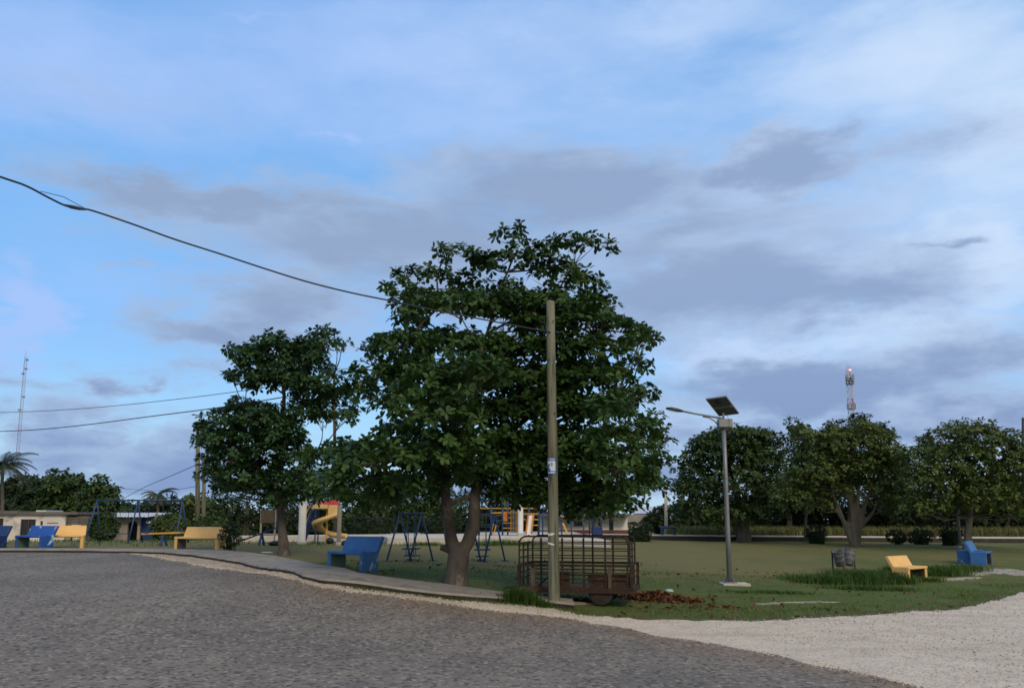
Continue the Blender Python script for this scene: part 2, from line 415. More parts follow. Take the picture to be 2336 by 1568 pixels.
oa, ob = np.argsort(fA[:,0]), np.argsort(fB[:,0])
def yAf(x): return np.interp(x, fA[oa,0], fA[oa,1])
def yBf(x): return np.interp(x, fB[ob,0], fB[ob,1])
Z = gz(V2[:,0], V2[:,1])
inner = (np.abs(V2[:,0]) < 40) & (V2[:,1] > -15) & (V2[:,1] < 70)
Z += np.array([mnoise.noise(Vector((x*.7, y*.7, 5.0)))*.02 + mnoise.noise(Vector((x*.2, y*.2, 9.0)))*.03 if k else 0 for (x, y), k in zip(V2, inner)])*np.where(V2[:,1] > yB(V2[:,0]), 1.0, .45)
V3 = np.column_stack([V2, Z])
cen = V2[T3].mean(1)
reg = np.where(cen[:,1] < yAf(cen[:,0]), 0, np.where(cen[:,1] < yBf(cen[:,0]), 1, 2))
def ground_mat(kind):
    m = bpy.data.materials.new(kind); m.use_nodes = True; t = m.node_tree; t.nodes.clear(); q = NG(t)
    b = q.n('ShaderNodeBsdfPrincipled'); o = q.n('ShaderNodeOutputMaterial'); tcn = q.n('ShaderNodeTexCoord')
    P = tcn.outputs['Object']; sp = q.n('ShaderNodeSeparateXYZ'); q.set(sp.inputs[0], P)
    at_ = q.n('ShaderNodeAttribute', attribute_name='edge'); ed = at_.outputs['Fac']
    b.inputs['Specular IOR Level'].default_value = .2; b.inputs['Roughness'].default_value = .92
    bn = q.n('ShaderNodeBump')
    big = q.noise(P, .35, 5, .6).outputs['Fac']; mid = q.noise(P, 1.6, 6, .65, .4).outputs['Fac']
    if kind == 'asphalt':
        # worn chip-seal: grey binder, pale and brown chippings, brown dust blown off the verge
        vor = q.n('ShaderNodeTexVoronoi'); q.set(vor.inputs['Vector'], P); vor.inputs['Scale'].default_value = 19
        vs_ = q.n('ShaderNodeSeparateColor'); q.set(vs_.inputs[0], vor.outputs['Color'])
        streak = q.noise(q.mapping(P, rot=(0,0,R(28)), scale=(1,.22,1)), 1.3, 6, .65).outputs['Fac']
        c = q.mix(q.ss(big, .35, .68), (.138,.126,.115), (.190,.170,.148))
        c = q.mix(q.ss(streak, .48, .72, 0, .75), c, (.235,.205,.172))
        c = q.mix(q.ss(q.noise(P, 3.2, 5, .7, .4).outputs['Fac'], .5, .75, 0, .6), c, (.085,.078,.072))
        c = q.mix(q.m('MULTIPLY', q.ss(ed, .25, .95), q.ss(mid, .3, .62)), c, (.195,.140,.096))
        c = q.mix(q.ss(q.noise(P, .8, 7, .7, .8).outputs['Fac'], .64, .72, 0, .55), c, (.29,.235,.18))
        c = q.mix(q.ss(vs_.outputs[0], .86, .90, 0, .75), c, (.30,.26,.215))
        c = q.mix(q.ss(vs_.outputs[1], .76, .82, 0, .75), c, (.055,.052,.05))
        h = q.m('ADD', q.m('MULTIPLY', vor.outputs['Distance'], -1.0), q.m('MULTIPLY', q.noise(P, 60, 4, .6).outputs['Fac'], .5))
        bn.inputs['Distance'].default_value = .014; bn.inputs['Strength'].default_value = .8
    elif kind == 'white_gravel':
        vor = q.n('ShaderNodeTexVoronoi'); q.set(vor.inputs['Vector'], P); vor.inputs['Scale'].default_value = 24
        vs_ = q.n('ShaderNodeSeparateColor'); q.set(vs_.inputs[0], vor.outputs['Color'])
        c = q.mix(q.ss(mid, .35, .7), (.52,.455,.375), (.60,.53,.445))
        c = q.mix(q.ss(q.noise(P, .55, 6, .65, .5).outputs['Fac'], .53, .68, 0, .6), c, (.42,.355,.285))
        # the narrow verge on the left is dirtier: crushed stone trodden into soil
        left = q.m('MULTIPLY', q.ss(sp.outputs[0], 1.5, -5.0, 1, 0) if False else q.ss(q.m('MULTIPLY', sp.outputs[0], -1.0), -1.0, 4.5), q.ss(mid, .25, .6, .55, 1))
        c = q.mix(q.ss(q.noise(q.mapping(P, rot=(0,0,R(-25)), scale=(.35,1.6,1)), .9, 5, .6, .3).outputs['Fac'], .5, .66, 0, .5), c, (.40,.345,.285))
        c = q.mix(left, c, (.30,.245,.19))
        c = q.mix(q.ss(vs_.outputs[0], .85, .9, 0, .6), c, (.36,.33,.29))
        c = q.mix(q.ss(vs_.outputs[1], .92, .96, 0, .45), c, (.26,.23,.19))
        h = q.m('ADD', q.m('MULTIPLY', vor.outputs['Distance'], -1.0), q.m('MULTIPLY', q.noise(P, 45, 4, .6).outputs['Fac'], .8))
        bn.inputs['Distance'].default_value = .02; bn.inputs['Strength'].default_value = .9
    else:
        # mown lawn, straw-coloured where it is trodden, soil showing along the verge
        c = q.mix(q.ss(mid, .3, .7), (.080,.120,.024), (.115,.150,.035))
        dry = q.m('MULTIPLY_ADD', q.m('SUBTRACT', big, .5), 2.2, q.ss(sp.outputs[1], 22.0, 29.0, -.1, 1.05))
        dry = q.m('ADD', dry, q.ss(sp.outputs[0], 6, 16, 0, -.45))
        c = q.mix(q.ss(dry, .2, .95), c, (.18,.158,.060))
        c = q.mix(q.ss(q.noise(P, 2.6, 7, .7, .5).outputs['Fac'], .60, .70, 0, .5), c, (.115,.085,.05))
        c = q.mix(q.m('MULTIPLY', q.ss(ed, .3, 1.0), q.ss(q.noise(P, 1.9, 6, .7, .6).outputs['Fac'], .38, .6)), c, (.12,.09,.06))
        c = q.mix(q.ss(q.noise(P, 34, 3, .6).outputs['Fac'], .35, .7, 0, .55), c, (.05,.066,.02))
        h = q.m('ADD', q.noise(P, 38, 4, .7).outputs['Fac'], q.noise(P, 7, 4, .6).outputs['Fac'])
        bn.inputs['Distance'].default_value = .05; bn.inputs['Strength'].default_value = .9
    q.set(bn.inputs['Height'], h); t.links.new(bn.outputs[0], b.inputs['Normal'])
    q.set(b.inputs['Base Color'], c); t.links.new(b.outputs[0], o.inputs[0])
    return m
for k, (nm, mk) in enumerate((('road','asphalt'),('gravel_road','white_gravel'),('lawn','mown_lawn'))):
    T = T3[reg == k]; ids, inv = np.unique(T.ravel(), return_inverse=True); vv = V3[ids]
    o = tri_mesh(nm, vv, inv.reshape(-1,3), ground_mat(mk), smooth=True)
    d = np.abs(vv[:,1]-(yA(vv[:,0]) if k < 2 else yB(vv[:,0])))
    e = np.clip(1-d/(3.2 if k == 0 else 1.6), 0, 1)
    if k == 0: e *= np.clip((vv[:,0]+12)/9, .12, 1)
    if k == 2: e *= np.clip((34-vv[:,1])/6, 0, 1)
    a = o.data.attributes.new('edge', 'FLOAT', 'POINT'); a.data.foreach_set('value', e.astype(np.float32))
    if np.mean(np.cross(vv[inv.reshape(-1,3)[:,1]]-vv[inv.reshape(-1,3)[:,0]], vv[inv.reshape(-1,3)[:,2]]-vv[inv.reshape(-1,3)[:,0]])[:,2]) < 0: o.data.flip_normals()
    tag(o, kind='structure')

# pavement: a cast concrete strip, stepped above the verge, its front edge chipped and undercut
SF = [(-120,1251),(0,1251),(150,1251.5),(280,1253),(372,1255.5),(457,1264),(542,1276.5),(606,1290),(691,1308),(734,1318),(784,1322),(911,1336),(1018,1349),(1134,1357),(1253,1368),(1309,1373)]
SB = [(-120,1247.5),(0,1247.5),(150,1247.5),(280,1248),(372,1249),(440,1250),(510,1251.5),(563,1256),(638,1267),(690,1276),(755,1288),(818,1303),(869,1310),(1018,1328),(1132,1343.6),(1253,1354),(1303,1358)]
SH = .12
def resample(L, n):
    L = np.array(L, float); d = np.r_[0, np.cumsum(np.hypot(*np.diff(L, axis=0).T))]
    t = np.linspace(0, d[-1], n); return np.column_stack([np.interp(t, d, L[:,0]), np.interp(t, d, L[:,1])])
fr = [hit(x, y+(1.5 if x > 900 else 0), 0.0 if False else SH) for x, y in SF]; bk = [hit(x, y, SH) for x, y in SB]
NS = 150
fr = resample([(p.x, p.y) for p in fr], NS); bk = resample([(p.x, p.y) for p in bk], NS)
zf = gz(fr[:,0], fr[:,1]); zb = gz(bk[:,0], bk[:,1])
mb = MB(); b0 = 0
for i in range(NS):
    n1 = mnoise.noise(Vector((i*.45, 0, 0)))*.07 + max(0, mnoise.noise(Vector((i*.17, 5, 0))))*.16
    d = (bk[i]-fr[i]); d = d/np.hypot(*d); p = fr[i]+d*n1; q = bk[i]-d*abs(mnoise.noise(Vector((i*.3, 9, 0))))*.08
    dz = mnoise.noise(Vector((i*.12, 2, 2)))*.015
    p2 = p+d*(.14+.05*mnoise.noise(Vector((i*.6,1,1)))); mb.v += [(p2[0], p2[1], zf[i]-.25), (p[0]+d[0]*-.015, p[1]+d[1]*-.015, zf[i]+SH-.045+dz), (p[0]+d[0]*.03, p[1]+d[1]*.03, zf[i]+SH+dz), (*(p*.5+q*.5), (zf[i]+zb[i])/2+SH+dz), (q[0], q[1], zb[i]+SH-.02+dz), (q[0], q[1], zb[i]-.25)]
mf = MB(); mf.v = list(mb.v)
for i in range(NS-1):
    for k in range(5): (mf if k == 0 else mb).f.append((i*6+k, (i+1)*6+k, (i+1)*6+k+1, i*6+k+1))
mb.f.append((0,1,2,3,4,5)); e = (NS-1)*6; mb.f.append((e+5,e+4,e+3,e+2,e+1,e))
stained = mat('soiled_shaded_kerb', (.055,.05,.042), (.035,.032,.028), 3, .95, .004, 30)  # dark tone holds both soil stain and the shade below the slab edge
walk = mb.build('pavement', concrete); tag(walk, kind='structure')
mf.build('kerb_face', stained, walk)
def on_pavement(x, y):
    """inside the strip (vectorised, a little shrunk)"""
    i = np.argmin((fr[None,:,0]*.5+bk[None,:,0]*.5-x[:,None])**2+(fr[None,:,1]*.5+bk[None,:,1]*.5-y[:,None])**2, axis=1)
    d = bk[i]-fr[i]; t = ((x-fr[i,0])*d[:,0]+(y-fr[i,1])*d[:,1])/(d**2).sum(1)
    s = np.abs((x-fr[i,0])*-d[:,1]+(y-fr[i,1])*d[:,0])/np.hypot(d[:,0], d[:,1])
    return (t > -.03) & (t < 1.03) & (s < .6)

# raised paths beyond the lawn
def slab(name, pts_front, depth, h, m, z_off=0.0):
    mb = MB(); L = resample(pts_front, 40)
    for i, (x, y) in enumerate(L):
        z = G(x, y)+z_off
        mb.v += [(x,y,z-.2),(x,y,z+h-.02),(x,y+.02,z+h),(x,y+depth,G(x,y+depth)+z_off+h),(x,y+depth,z-.3)]
    for i in range(39):
        for k in range(4): mb.f.append((i*5+k,(i+1)*5+k,(i+1)*5+k+1,i*5+k+1))
    mb.f.append((0,1,2,3,4)); e = 39*5; mb.f.append((e+4,e+3,e+2,e+1,e))
    return tag(mb.build(name, m), kind='structure')
pf = [hit(500,1234.5), hit(720,1234), hit(868,1234), hit(884,1240), hit(1000,1240), hit(1210,1238)]
slab('plaza_slab', [(p.x,p.y) for p in pf]+[(4.5,38.6)], 24, .30, concrete_pale)
path_l = [(4.6,51.5),(12,52.0),(25,51.0),(40,49),(70,46)]
stained = mat('soiled_shaded_kerb', (.055,.05,.042), (.035,.032,.028), 3, .95, .004, 30)
slab('far_path', [(x,y+.12) for x, y in path_l], 2.2, .30, concrete_pale)
slab('path_kerb', path_l, .115, .25, stained)  # tree shade on the path's front face, put into its dark colour

# ------------------------------------------------------------------ trees and shrubs
def rosettes(cs, ups, per, L, W, tilt=(8,22), droop=.12):
    """leaf blades radiating from twig tips; returns vertex and triangle arrays"""
    N = len(cs); n = N*per
    c = np.repeat(cs, per, 0); up = np.repeat(ups, per, 0)
    h = np.where(np.abs(up[:,2:3]) < .95, np.array([[0,0,1.0]]), np.array([[1.0,0,0]]))
    a = np.cross(up, h); a /= np.linalg.norm(a, axis=1, keepdims=True); b = np.cross(up, a)
    phi = (np.tile(np.arange(per), N)*2*math.pi/per + rng.uniform(0, 6.28, n)*.35 + np.repeat(rng.uniform(0,6.28,N), per))[:,None]
    rad = a*np.cos(phi)+b*np.sin(phi)
    t = np.radians(rng.normal(tilt[0], tilt[1], n))[:,None]
    d = rad*np.cos(t)+up*np.sin(t); nm = up*np.cos(t)-rad*np.sin(t); s = np.cross(d, nm)
    l = (L*rng.uniform(.7,1.2,n))[:,None]; w = (W*rng.uniform(.75,1.2,n))[:,None]
    base = c + d*l*.08
    dz = np.array([[0,0,-1.0]])
    lf = base + d*l*.68 + s*w*.5 + nm*w*.12 + dz*l*droop*.45; rt = base + d*l*.68 - s*w*.5 + nm*w*.12 + dz*l*droop*.45
    tl = base + d*l + s*w*.17 + dz*l*droop; tr = base + d*l - s*w*.17 + dz*l*droop
    V = np.stack([base, lf, tl, tr, rt], 1).reshape(-1,3)
    k = np.arange(n)[:,None]*5
    Fc = np.stack([k+np.array([[0,2,1]]), k+np.array([[0,3,2]]), k+np.array([[0,4,3]])], 1).reshape(-1,3)
    return V, Fc
def pad_points(pads, dens, lower=.35, shell=.55):
    P, U = [], []
    for (c, r) in pads:
        r = np.array(r); area = 4*math.pi*((r[0]*r[1])**1.6/3+(r[0]*r[2])**1.6/3+(r[1]*r[2])**1.6/3)**(1/1.6)
        n = max(4, int(area*dens))
        d = rng.normal(size=(n*2,3)); d /= np.linalg.norm(d, axis=1, keepdims=True)
        keep = (d[:,2] > -.25) | (rng.random(n*2) < lower); d = d[keep][:n]
        rr = rng.uniform(shell, 1.0, (len(d),1))**.8*rng.choice([1,1,1,1.12], (len(d),1))
        P.append(np.array(c)+d*r*rr)
        u = d/r; u /= np.linalg.norm(u, axis=1, keepdims=True); u = u*.7+np.array([0,0,.8])+rng.normal(0,.25,u.shape)
        U.append(u/np.linalg.norm(u, axis=1, keepdims=True))
    return np.concatenate(P), np.concatenate(U)
def px_pads(spec, Y0, depth_r, copies, axis_px, origin, ky=.85, keep_clear=None):
    """ellipses read off the photograph become flattened leafy pads, repeated through the depth of the crown"""
    pads = []; s = Y0/F
    for (cx, cy, rx, ry) in spec:
        for k in copies:
            sc = 1.0 if k == 0 else random.uniform(.7,.95)
            y = Y0 + k*depth_r(cy) + random.uniform(-.2,.2)
            if keep_clear and k <= 0 and abs(cx-keep_clear[0]) < keep_clear[1]+rx: y = max(y, keep_clear[2]+max(rx*s*ky,.35))
            x_ = cx + (axis_px-cx)*.12*abs(k) + random.uniform(-8,8)*abs(k)
            p = at(x_, cy + random.uniform(-26,26)*abs(k), y) - Vector(origin)
            pads.append((tuple(p), (rx*s*sc, max(rx*s*ky, .35)*sc, ry*s*sc)))
    return pads
def trunk_mesh(name, chains, voxel, m, parent):
    mb = MB()
    for pts, rad in chains: mb.tube(pts, rad, 12)
    o = mb.build(name, m, parent, smooth=True)
    md = o.modifiers.new('join', 'REMESH'); md.mode = 'VOXEL'; md.voxel_size = voxel; md.use_smooth_shade = True
    sm = o.modifiers.new('smooth', 'SMOOTH'); sm.iterations = 3; sm.factor = .5
    return o
def twigs(mb, pads, nodes, r0=.045):
    nodes = [Vector(n) for n in nodes]
    for (c, r) in pads:
        c = Vector(c) - Vector((0,0,r[2]*.45))
        below = [n for n in nodes if n.z < c.z+.1] or nodes
        n = min(below, key=lambda q: (q-c).length)
        mid = n.lerp(c, .5)+Vector((random.uniform(-.15,.15), random.uniform(-.15,.15), -.08*(c-n).length+random.uniform(0,.2)))
        mb.tube([n, n.lerp(mid,.6), mid, c], [r0, r0*.8, r0*.6, r0*.25], 5, cap=False)
        for _ in range(3):
            e = c+Vector((random.uniform(-.8,.8)*r[0], random.uniform(-.8,.8)*r[1], random.uniform(.0,.7)*r[2]))
            mb.tube([mid.lerp(c,.4), e], [r0*.35, r0*.12], 4, cap=False)

# the big almond tree by the pavement
POLE_Y = hit(1264, 1380).y
def big_almond():
    b = hit(1040, 1336); Y0 = b.y; org = Vector((b.x, b.y, G(b.x,b.y)))
    t = empty('almond_tree', org, 0, 'large broad dark green almond tree with forked trunk beside the pavement', 'tree')
    L = lambda x, y, dy=0: at(x, y, Y0+dy)-org
    trunk_mesh('trunk', [
        ([L(1038,1352),L(1040,1330),L(1042,1300),L(1046,1268),L(1049,1245)], [0.415,0.323,0.275,0.268,0.256]),
        ([L(1058,1350),L(1052,1320),L(1048,1290)], [0.195,0.159,0.122]), ([L(1020,1352,-.1),L(1032,1318),L(1040,1290)], [0.183,0.146,0.122]),
        ([L(1046,1268),L(1030,1236),L(1024,1205),L(1020,1165),L(1016,1130),L(1012,1090),L(1020,1040)], [0.195,0.171,0.152,0.146,0.128,0.122,0.110]),
        ([L(1048,1262),L(1066,1238),L(1078,1205),L(1082,1165),L(1082,1130),L(1096,1085),L(1120,1030)], [0.183,0.165,0.165,0.152,0.140,0.128,0.110]),
        ([L(1024,1150),L(1050,1138),L(1075,1128),L(1100,1118)], [0.061,0.055,0.055,0.037]),
        ([L(1036,1256),L(1018,1251),L(1004,1247)], [0.091,0.085,0.073])], .028, bark, t)
    spec = [(1165,540,42,34),(1172,585,60,34),(1120,600,50,26),(1050,578,56,18),(1010,572,22,16),(1090,590,40,22),(1225,575,40,26),(1290,552,60,20),(1340,548,46,18),(1385,566,20,15),(1250,600,70,22),
            (880,656,24,14),(930,632,50,26),(985,628,56,28),(1050,640,50,28),(1130,655,60,26),(1260,625,62,36),(1320,645,70,40),
            (950,680,66,34),(1040,690,90,34),(1150,700,110,36),(1270,690,110,42),(1370,700,46,50),
            (925,725,46,26),(1330,740,70,36),(1400,738,40,30),(1448,752,40,22),(1490,766,20,17),(1460,770,24,14),
            (870,790,42,36),(930,780,60,38),(1030,775,90,40),(1150,790,110,46),(1270,795,90,48),(1370,800,60,40),(1440,790,24,14),
            (835,800,20,14),(850,850,52,40),(940,860,90,46),(1070,870,110,50),(1200,870,110,50),(1330,860,90,50),(1420,850,46,34),(1470,830,24,16),
            (810,880,34,28),(900,920,70,40),(1020,940,100,46),(1160,945,110,50),(1300,930,100,50),(1420,920,70,46),(1475,890,26,22),
            (905,985,60,34),(1010,1010,100,44),(1150,1020,110,46),(1290,1010,110,50),(1420,1000,80,50),(1500,985,28,26),(1495,950,22,18),
            (760,1030,64,28),(830,1030,70,32),(920,1050,80,38),(1040,1070,90,38),(1180,1075,110,44),(1310,1075,100,44),(1430,1065,80,44),(1505,1050,34,34),(1525,1000,14,12),
            (730,1085,46,28),(800,1095,60,32),(890,1105,70,30),(980,1110,60,24),(1180,1120,90,30),(1290,1125,90,34),(1390,1120,80,34),(1470,1110,46,32),(1510,1105,20,26),
            (1215,742,70,22),(1090,835,80,18),(935,822,56,18),(1260,740,60,20),(1000,905,70,20),(1240,905,80,20),(760,1130,50,18),(850,1136,60,16),(1330,1155,60,14),(1420,1150,50,18),(1060,1100,60,18)]
    def depth_r(cy): return 3.4*math.sin(min(1, max(.12, (cy-500)/600))*math.pi*.62+.1)
    pads = px_pads([q for q in spec if q[1] < 670], Y0, depth_r, (0,), 1150, org, ky=.6, keep_clear=(1258,75,POLE_Y+.75))
    pads += px_pads([(x, y, a, h*.9) for (x, y, a, h) in spec if y >= 670], Y0, depth_r, (0, -.6, .6), 1150, org, ky=.7, keep_clear=(1258,75,POLE_Y+.75))
    pads += px_pads([(x, y, a, h*.8) for (x, y, a, h) in spec if y >= 850 and a > 60], Y0, depth_r, (-1.0,), 1150, org, ky=.6, keep_clear=(1258,75,POLE_Y+.75))
    nodes = [L(1020,1040),L(1120,1030),L(1040,960,-.4),L(1060,900,.3),L(1085,830),L(1110,760),L(1135,690),L(1158,620),L(1165,570),L(1170,980,.6),L(1240,920,.2),L(1310,850),L(1350,760,.2),L(1250,700),
             L(940,1060,-.3),L(860,1045,-.3),L(790,1050,-.2),L(940,960,.2),L(890,880),L(930,780),L(1000,700),L(1250,1050,.3),L(1350,1040,.3),L(1440,1020),L(1400,920),L(1180,1000,.5),L(1020,1000,-1.7),L(1150,950,1.8),L(950,950,1.6),L(1300,950,.4),L(1100,800,-1.3),L(1150,800,1.4)]
    mb = MB()
    for a, b_ in [(0,2),(2,3),(3,4),(4,5),(5,6),(6,7),(7,8),(1,9),(9,10),(10,11),(11,12),(5,13),(0,14),(14,15),(15,16),(2,17),(17,18),(18,19),(19,20),(1,21),(21,22),(22,23),(22,24),(1,25),(0,26),(9,27),(2,28),(25,29),(26,30),(27,31)]:
        z = (nodes[a].z+nodes[b_].z)/2; r = max(.03, .10-.0095*z)
        m_ = nodes[a].lerp(nodes[b_], .5)+Vector((random.uniform(-.1,.1), random.uniform(-.1,.1), .05))
        mb.tube([nodes[a], m_, nodes[b_]], [r, r*.92, r*.82], 7, cap=False)
    twigs(mb, pads[::2], nodes, .035)
    tag(mb.build('branches', bark, t, smooth=True), kind='stuff')
    P, U = pad_points(pads, 9.5, .3, .4)
    V, Fc = rosettes(P, U, 8, .185, .105, (14,20), .14)
    tag(tri_mesh('crown', V, Fc, almond_leaf, t), kind='stuff')
    return t, Y0
big, BIG_Y = big_almond()

def px_tree(name, base_px, Y0, chains_px, spec, label, leaf, bk, per=7, leafsize=(.22,.12), dens=5.5, copies=(0,-.6,.6), rdepth=2.0, voxel=.04, group=None, nodes_px=(), top_px=None, sink=.15, tilt=(4,24)):
    bx = at(base_px[0], base_px[1], Y0); org = Vector((bx.x, Y0, G(bx.x, Y0)))
    t = empty(name, org, 0, label, 'tree', group)
    def L(x, y, dy=0):
        p = at(x, y, Y0+dy)-org
        return p
    ch = []
    for pts, rad in chains_px:
        q = [L(*p) for p in pts]
        if pts[0] == base_px or pts[0][:2] == base_px: q[0] = Vector((q[0].x, q[0].y, -sink))
        ch.append((q, rad))
    trunk_mesh('trunk', ch, voxel, bk, t)
    ys = [c[1] for c in spec]; lo, hi = min(ys), max(ys)
    pads = px_pads(spec, Y0, lambda cy: rdepth*(.45+.55*(cy-lo)/max(1,hi-lo)), copies, base_px[0], org)
    nodes = [p for c, _ in ch for p in c[1:]] + [L(*p) for p in nodes_px]
    mb = MB(); twigs(mb, pads[::2], nodes, .03)
    tag(mb.build('branches', bk, t, smooth=True), kind='stuff')
    P, U = pad_points(pads, dens)
    V, Fc = rosettes(P, U, per, leafsize[0], leafsize[1], tilt, .14)
    tag(tri_mesh('crown', V, Fc, leaf, t), kind='stuff')
    return t
# the smaller almond on the left
lb = hit(648, 1264)
px_tree('almond_tree', (648,1264), lb.y,
    [([(648,1264),(647,1245),(644,1215),(640,1180),(637,1140),(638,1090),(642,1030),(645,960),(648,900),(640,840),(625,780)], [.30,.20,.16,.145,.135,.125,.11,.095,.07,.05,.03]),
     ([(640,1150),(620,1110),(580,1060),(530,1020),(490,990)], [.09,.08,.07,.05,.03]), ([(640,1120),(680,1080),(720,1040)], [.08,.07,.05]),
     ([(645,985),(690,930),(730,890),(760,860)], [.06,.05,.04,.03]), ([(643,1010),(600,960),(560,930)], [.06,.05,.03])],
    [(625,766,26,18),(600,790,46,18),(540,796,30,12),(655,790,46,20),(720,775,34,20),(745,756,20,14),(780,782,18,9),(700,795,50,18),
     (570,822,50,24),(650,830,60,26),(715,825,40,24),(555,860,44,18),(620,872,60,22),(690,865,46,22),(760,855,26,18),(525,858,18,8),
     (720,895,50,26),(780,905,40,24),(690,930,50,22),(740,935,44,20),(800,935,30,20),
     (540,930,30,18),(590,938,60,22),(500,958,50,22),(455,978,24,16),(560,970,60,26),(640,965,50,26),
     (490,1000,50,26),(570,1010,60,30),(650,1005,60,30),(455,1010,18,12),(520,1040,50,26),(600,1050,60,30),(690,1040,50,30),(480,1070,34,20),(545,1085,50,26),(460,1080,14,9),
     (620,1095,50,26),(690,1095,50,28),(580,1110,44,20),(640,1125,50,18),(710,1125,40,18),(530,1105,36,16),(470,1045,22,12),(490,1100,26,14)],
    'slender almond tree on the left with thin straight dark trunk and open tiered crown', almond_leaf_b, bark, per=8, leafsize=(.20,.11), dens=7.5, copies=(0,-.6,.6), tilt=(14,20), rdepth=2.2, voxel=.035)

# park trees across the lawn, on the right
gR = 'park trees along the far path'
px_tree('park_tree', (1697,1228), 50.5,
    [([(1697,1228),(1695,1200),(1690,1170),(1680,1130),(1670,1090),(1660,1050)], [.5,.36,.28,.2,.15,.09]), ([(1694,1195),(1712,1150),(1730,1100),(1735,1060)], [.2,.17,.12,.08]), ([(1697,1228),(1672,1190),(1655,1150)], [.25,.2,.12])],
    [(1660,998,60,22),(1600,1010,34,14),(1580,1020,16,8),(1710,995,60,20),(1760,1003,40,10),(1690,1020,70,26),(1610,1045,56,28),(1570,1075,40,34),(1660,1060,80,40),(1740,1050,56,36),(1590,1110,60,40),(1680,1110,80,44),(1750,1095,46,44),
     (1560,1120,30,34),(1600,1155,56,26),(1680,1160,70,26),(1745,1150,50,30),(1560,1165,34,20),(1775,1130,26,24),(1660,1010,80,18),(1630,1180,40,14),(1550,1050,16,12)],
    'dark spreading park tree with thick trunk behind the tall solar lamp', bg_leaf, bark_grey, per=6, leafsize=(0.24,0.14), dens=5.0, tilt=(16,20), copies=(0,-.7,.7), rdepth=2.6, voxel=.08, group=gR)
px_tree('park_tree', (1950,1240), 44.5,
    [([(1950,1240),(1948,1220),(1945,1190),(1940,1150),(1930,1110),(1920,1070)], [.34,.22,.19,.15,.11,.07]), ([(1950,1240),(1930,1205),(1915,1165),(1895,1120),(1875,1080)], [.22,.13,.11,.09,.06]), ([(1950,1240),(1960,1200),(1972,1150),(1990,1110),(2010,1070)], [.25,.14,.12,.09,.06]),
     ([(1950,1240),(1952,1190),(1957,1130),(1960,1080)], [.24,.13,.1,.07]), ([(1942,1200),(1925,1190),(1905,1160)], [.14,.12,.07]), ([(1962,1200),(1985,1175),(2000,1150)], [.12,.1,.06])],
    [(1820,990,28,20),(1850,1000,40,26),(1900,1000,44,26),(1960,990,54,30),(2010,1005,44,26),(1860,1035,60,30),(1940,1035,80,34),(2030,1035,50,28),(1830,1070,40,30),(1900,1075,70,30),(1990,1070,70,34),(2055,1070,30,28),
     (1800,1095,36,20),(1850,1105,60,24),(1930,1105,40,18),(2020,1105,50,30),(1800,1130,50,26),(1860,1140,40,22),(2050,1110,28,24),(1780,1115,26,14),(1960,1055,70,20),(2040,1140,30,24)],
    'pale-barked park tree with fluted fan of stems in front of the lattice tower', bg_leaf_y, bark_grey, per=6, leafsize=(0.22,0.12), dens=5.2, tilt=(16,20), copies=(0,-.65,.65), rdepth=2.4, voxel=.06, group=gR)
px_tree('park_tree', (2206,1250), 41.0,
    [([(2206,1250),(2207,1220),(2210,1180),(2215,1130),(2220,1080)], [.27,.18,.16,.14,.09]), ([(2212,1160),(2180,1110),(2140,1070),(2110,1050)], [.14,.12,.09,.06]), ([(2215,1140),(2250,1090),(2300,1050)], [.14,.11,.07])],
    [(2200,985,60,18),(2250,978,30,12),(2150,1005,60,20),(2250,1000,60,20),(2310,998,40,14),(2110,1030,60,24),(2190,1030,80,26),(2280,1030,70,28),(2350,1030,50,26),(2085,1060,40,26),(2150,1070,70,34),(2240,1070,80,34),(2330,1070,60,34),
     (2090,1100,46,30),(2160,1110,70,32),(2250,1110,70,30),(2340,1115,60,34),(2080,1145,40,24),(2130,1150,50,26),(2200,1140,50,22),(2290,1145,50,24),(2360,1150,40,28),(2060,1040,20,12),(2230,1165,40,16)],
    'yellowish flat-topped park tree behind the far right blue bench', bg_leaf_y, bark_grey, per=6, leafsize=(0.20,0.12), dens=5.2, tilt=(16,20), copies=(0,-.65,.65), rdepth=2.4, voxel=.06, group=gR)
px_tree('background_tree', (1940,1215), 62,
    [([(1940,1215),(1940,1150),(1940,1080),(1945,1000),(1950,960)], [.3,.25,.2,.12,.05])],
    [(1805,975,20,26),(1900,985,26,20),(1895,968,16,12),(1945,978,40,30),(1960,962,24,24),(2000,985,26,20),(2015,972,12,12),(1990,1000,60,26),(1900,1010,60,26),(1820,1010,34,30),(1880,1060,90,40),(1990,1060,90,40),(1800,1060,60,40),(1850,1120,90,50),(1960,1130,90,50),(2050,1110,60,60)],
    'taller dark tree rising behind the pale-barked park tree', bg_leaf_d, bark_grey, per=6, leafsize=(0.29,0.16), dens=3.8, tilt=(16,20), copies=(0,.6), rdepth=2.5, voxel=.1, group='trees behind the far path')
px_tree('background_tree', (2300,1220), 60,
    [([(2300,1220),(2300,1150),(2295,1090)], [.3,.25,.15])],
    [(2120,1140,60,50),(2200,1150,70,50),(2290,1130,70,60),(2370,1110,60,70),(2060,1160,50,40),(2160,1185,60,24),(2260,1185,60,24),(2350,1180,60,26)],
    'dark tree mass at the right edge behind the flat-topped park tree', bg_leaf_d, bark_grey, per=6, leafsize=(0.29,0.16), dens=3.8, tilt=(16,20), copies=(0,.6), rdepth=2.5, voxel=.1, group='trees behind the far path')
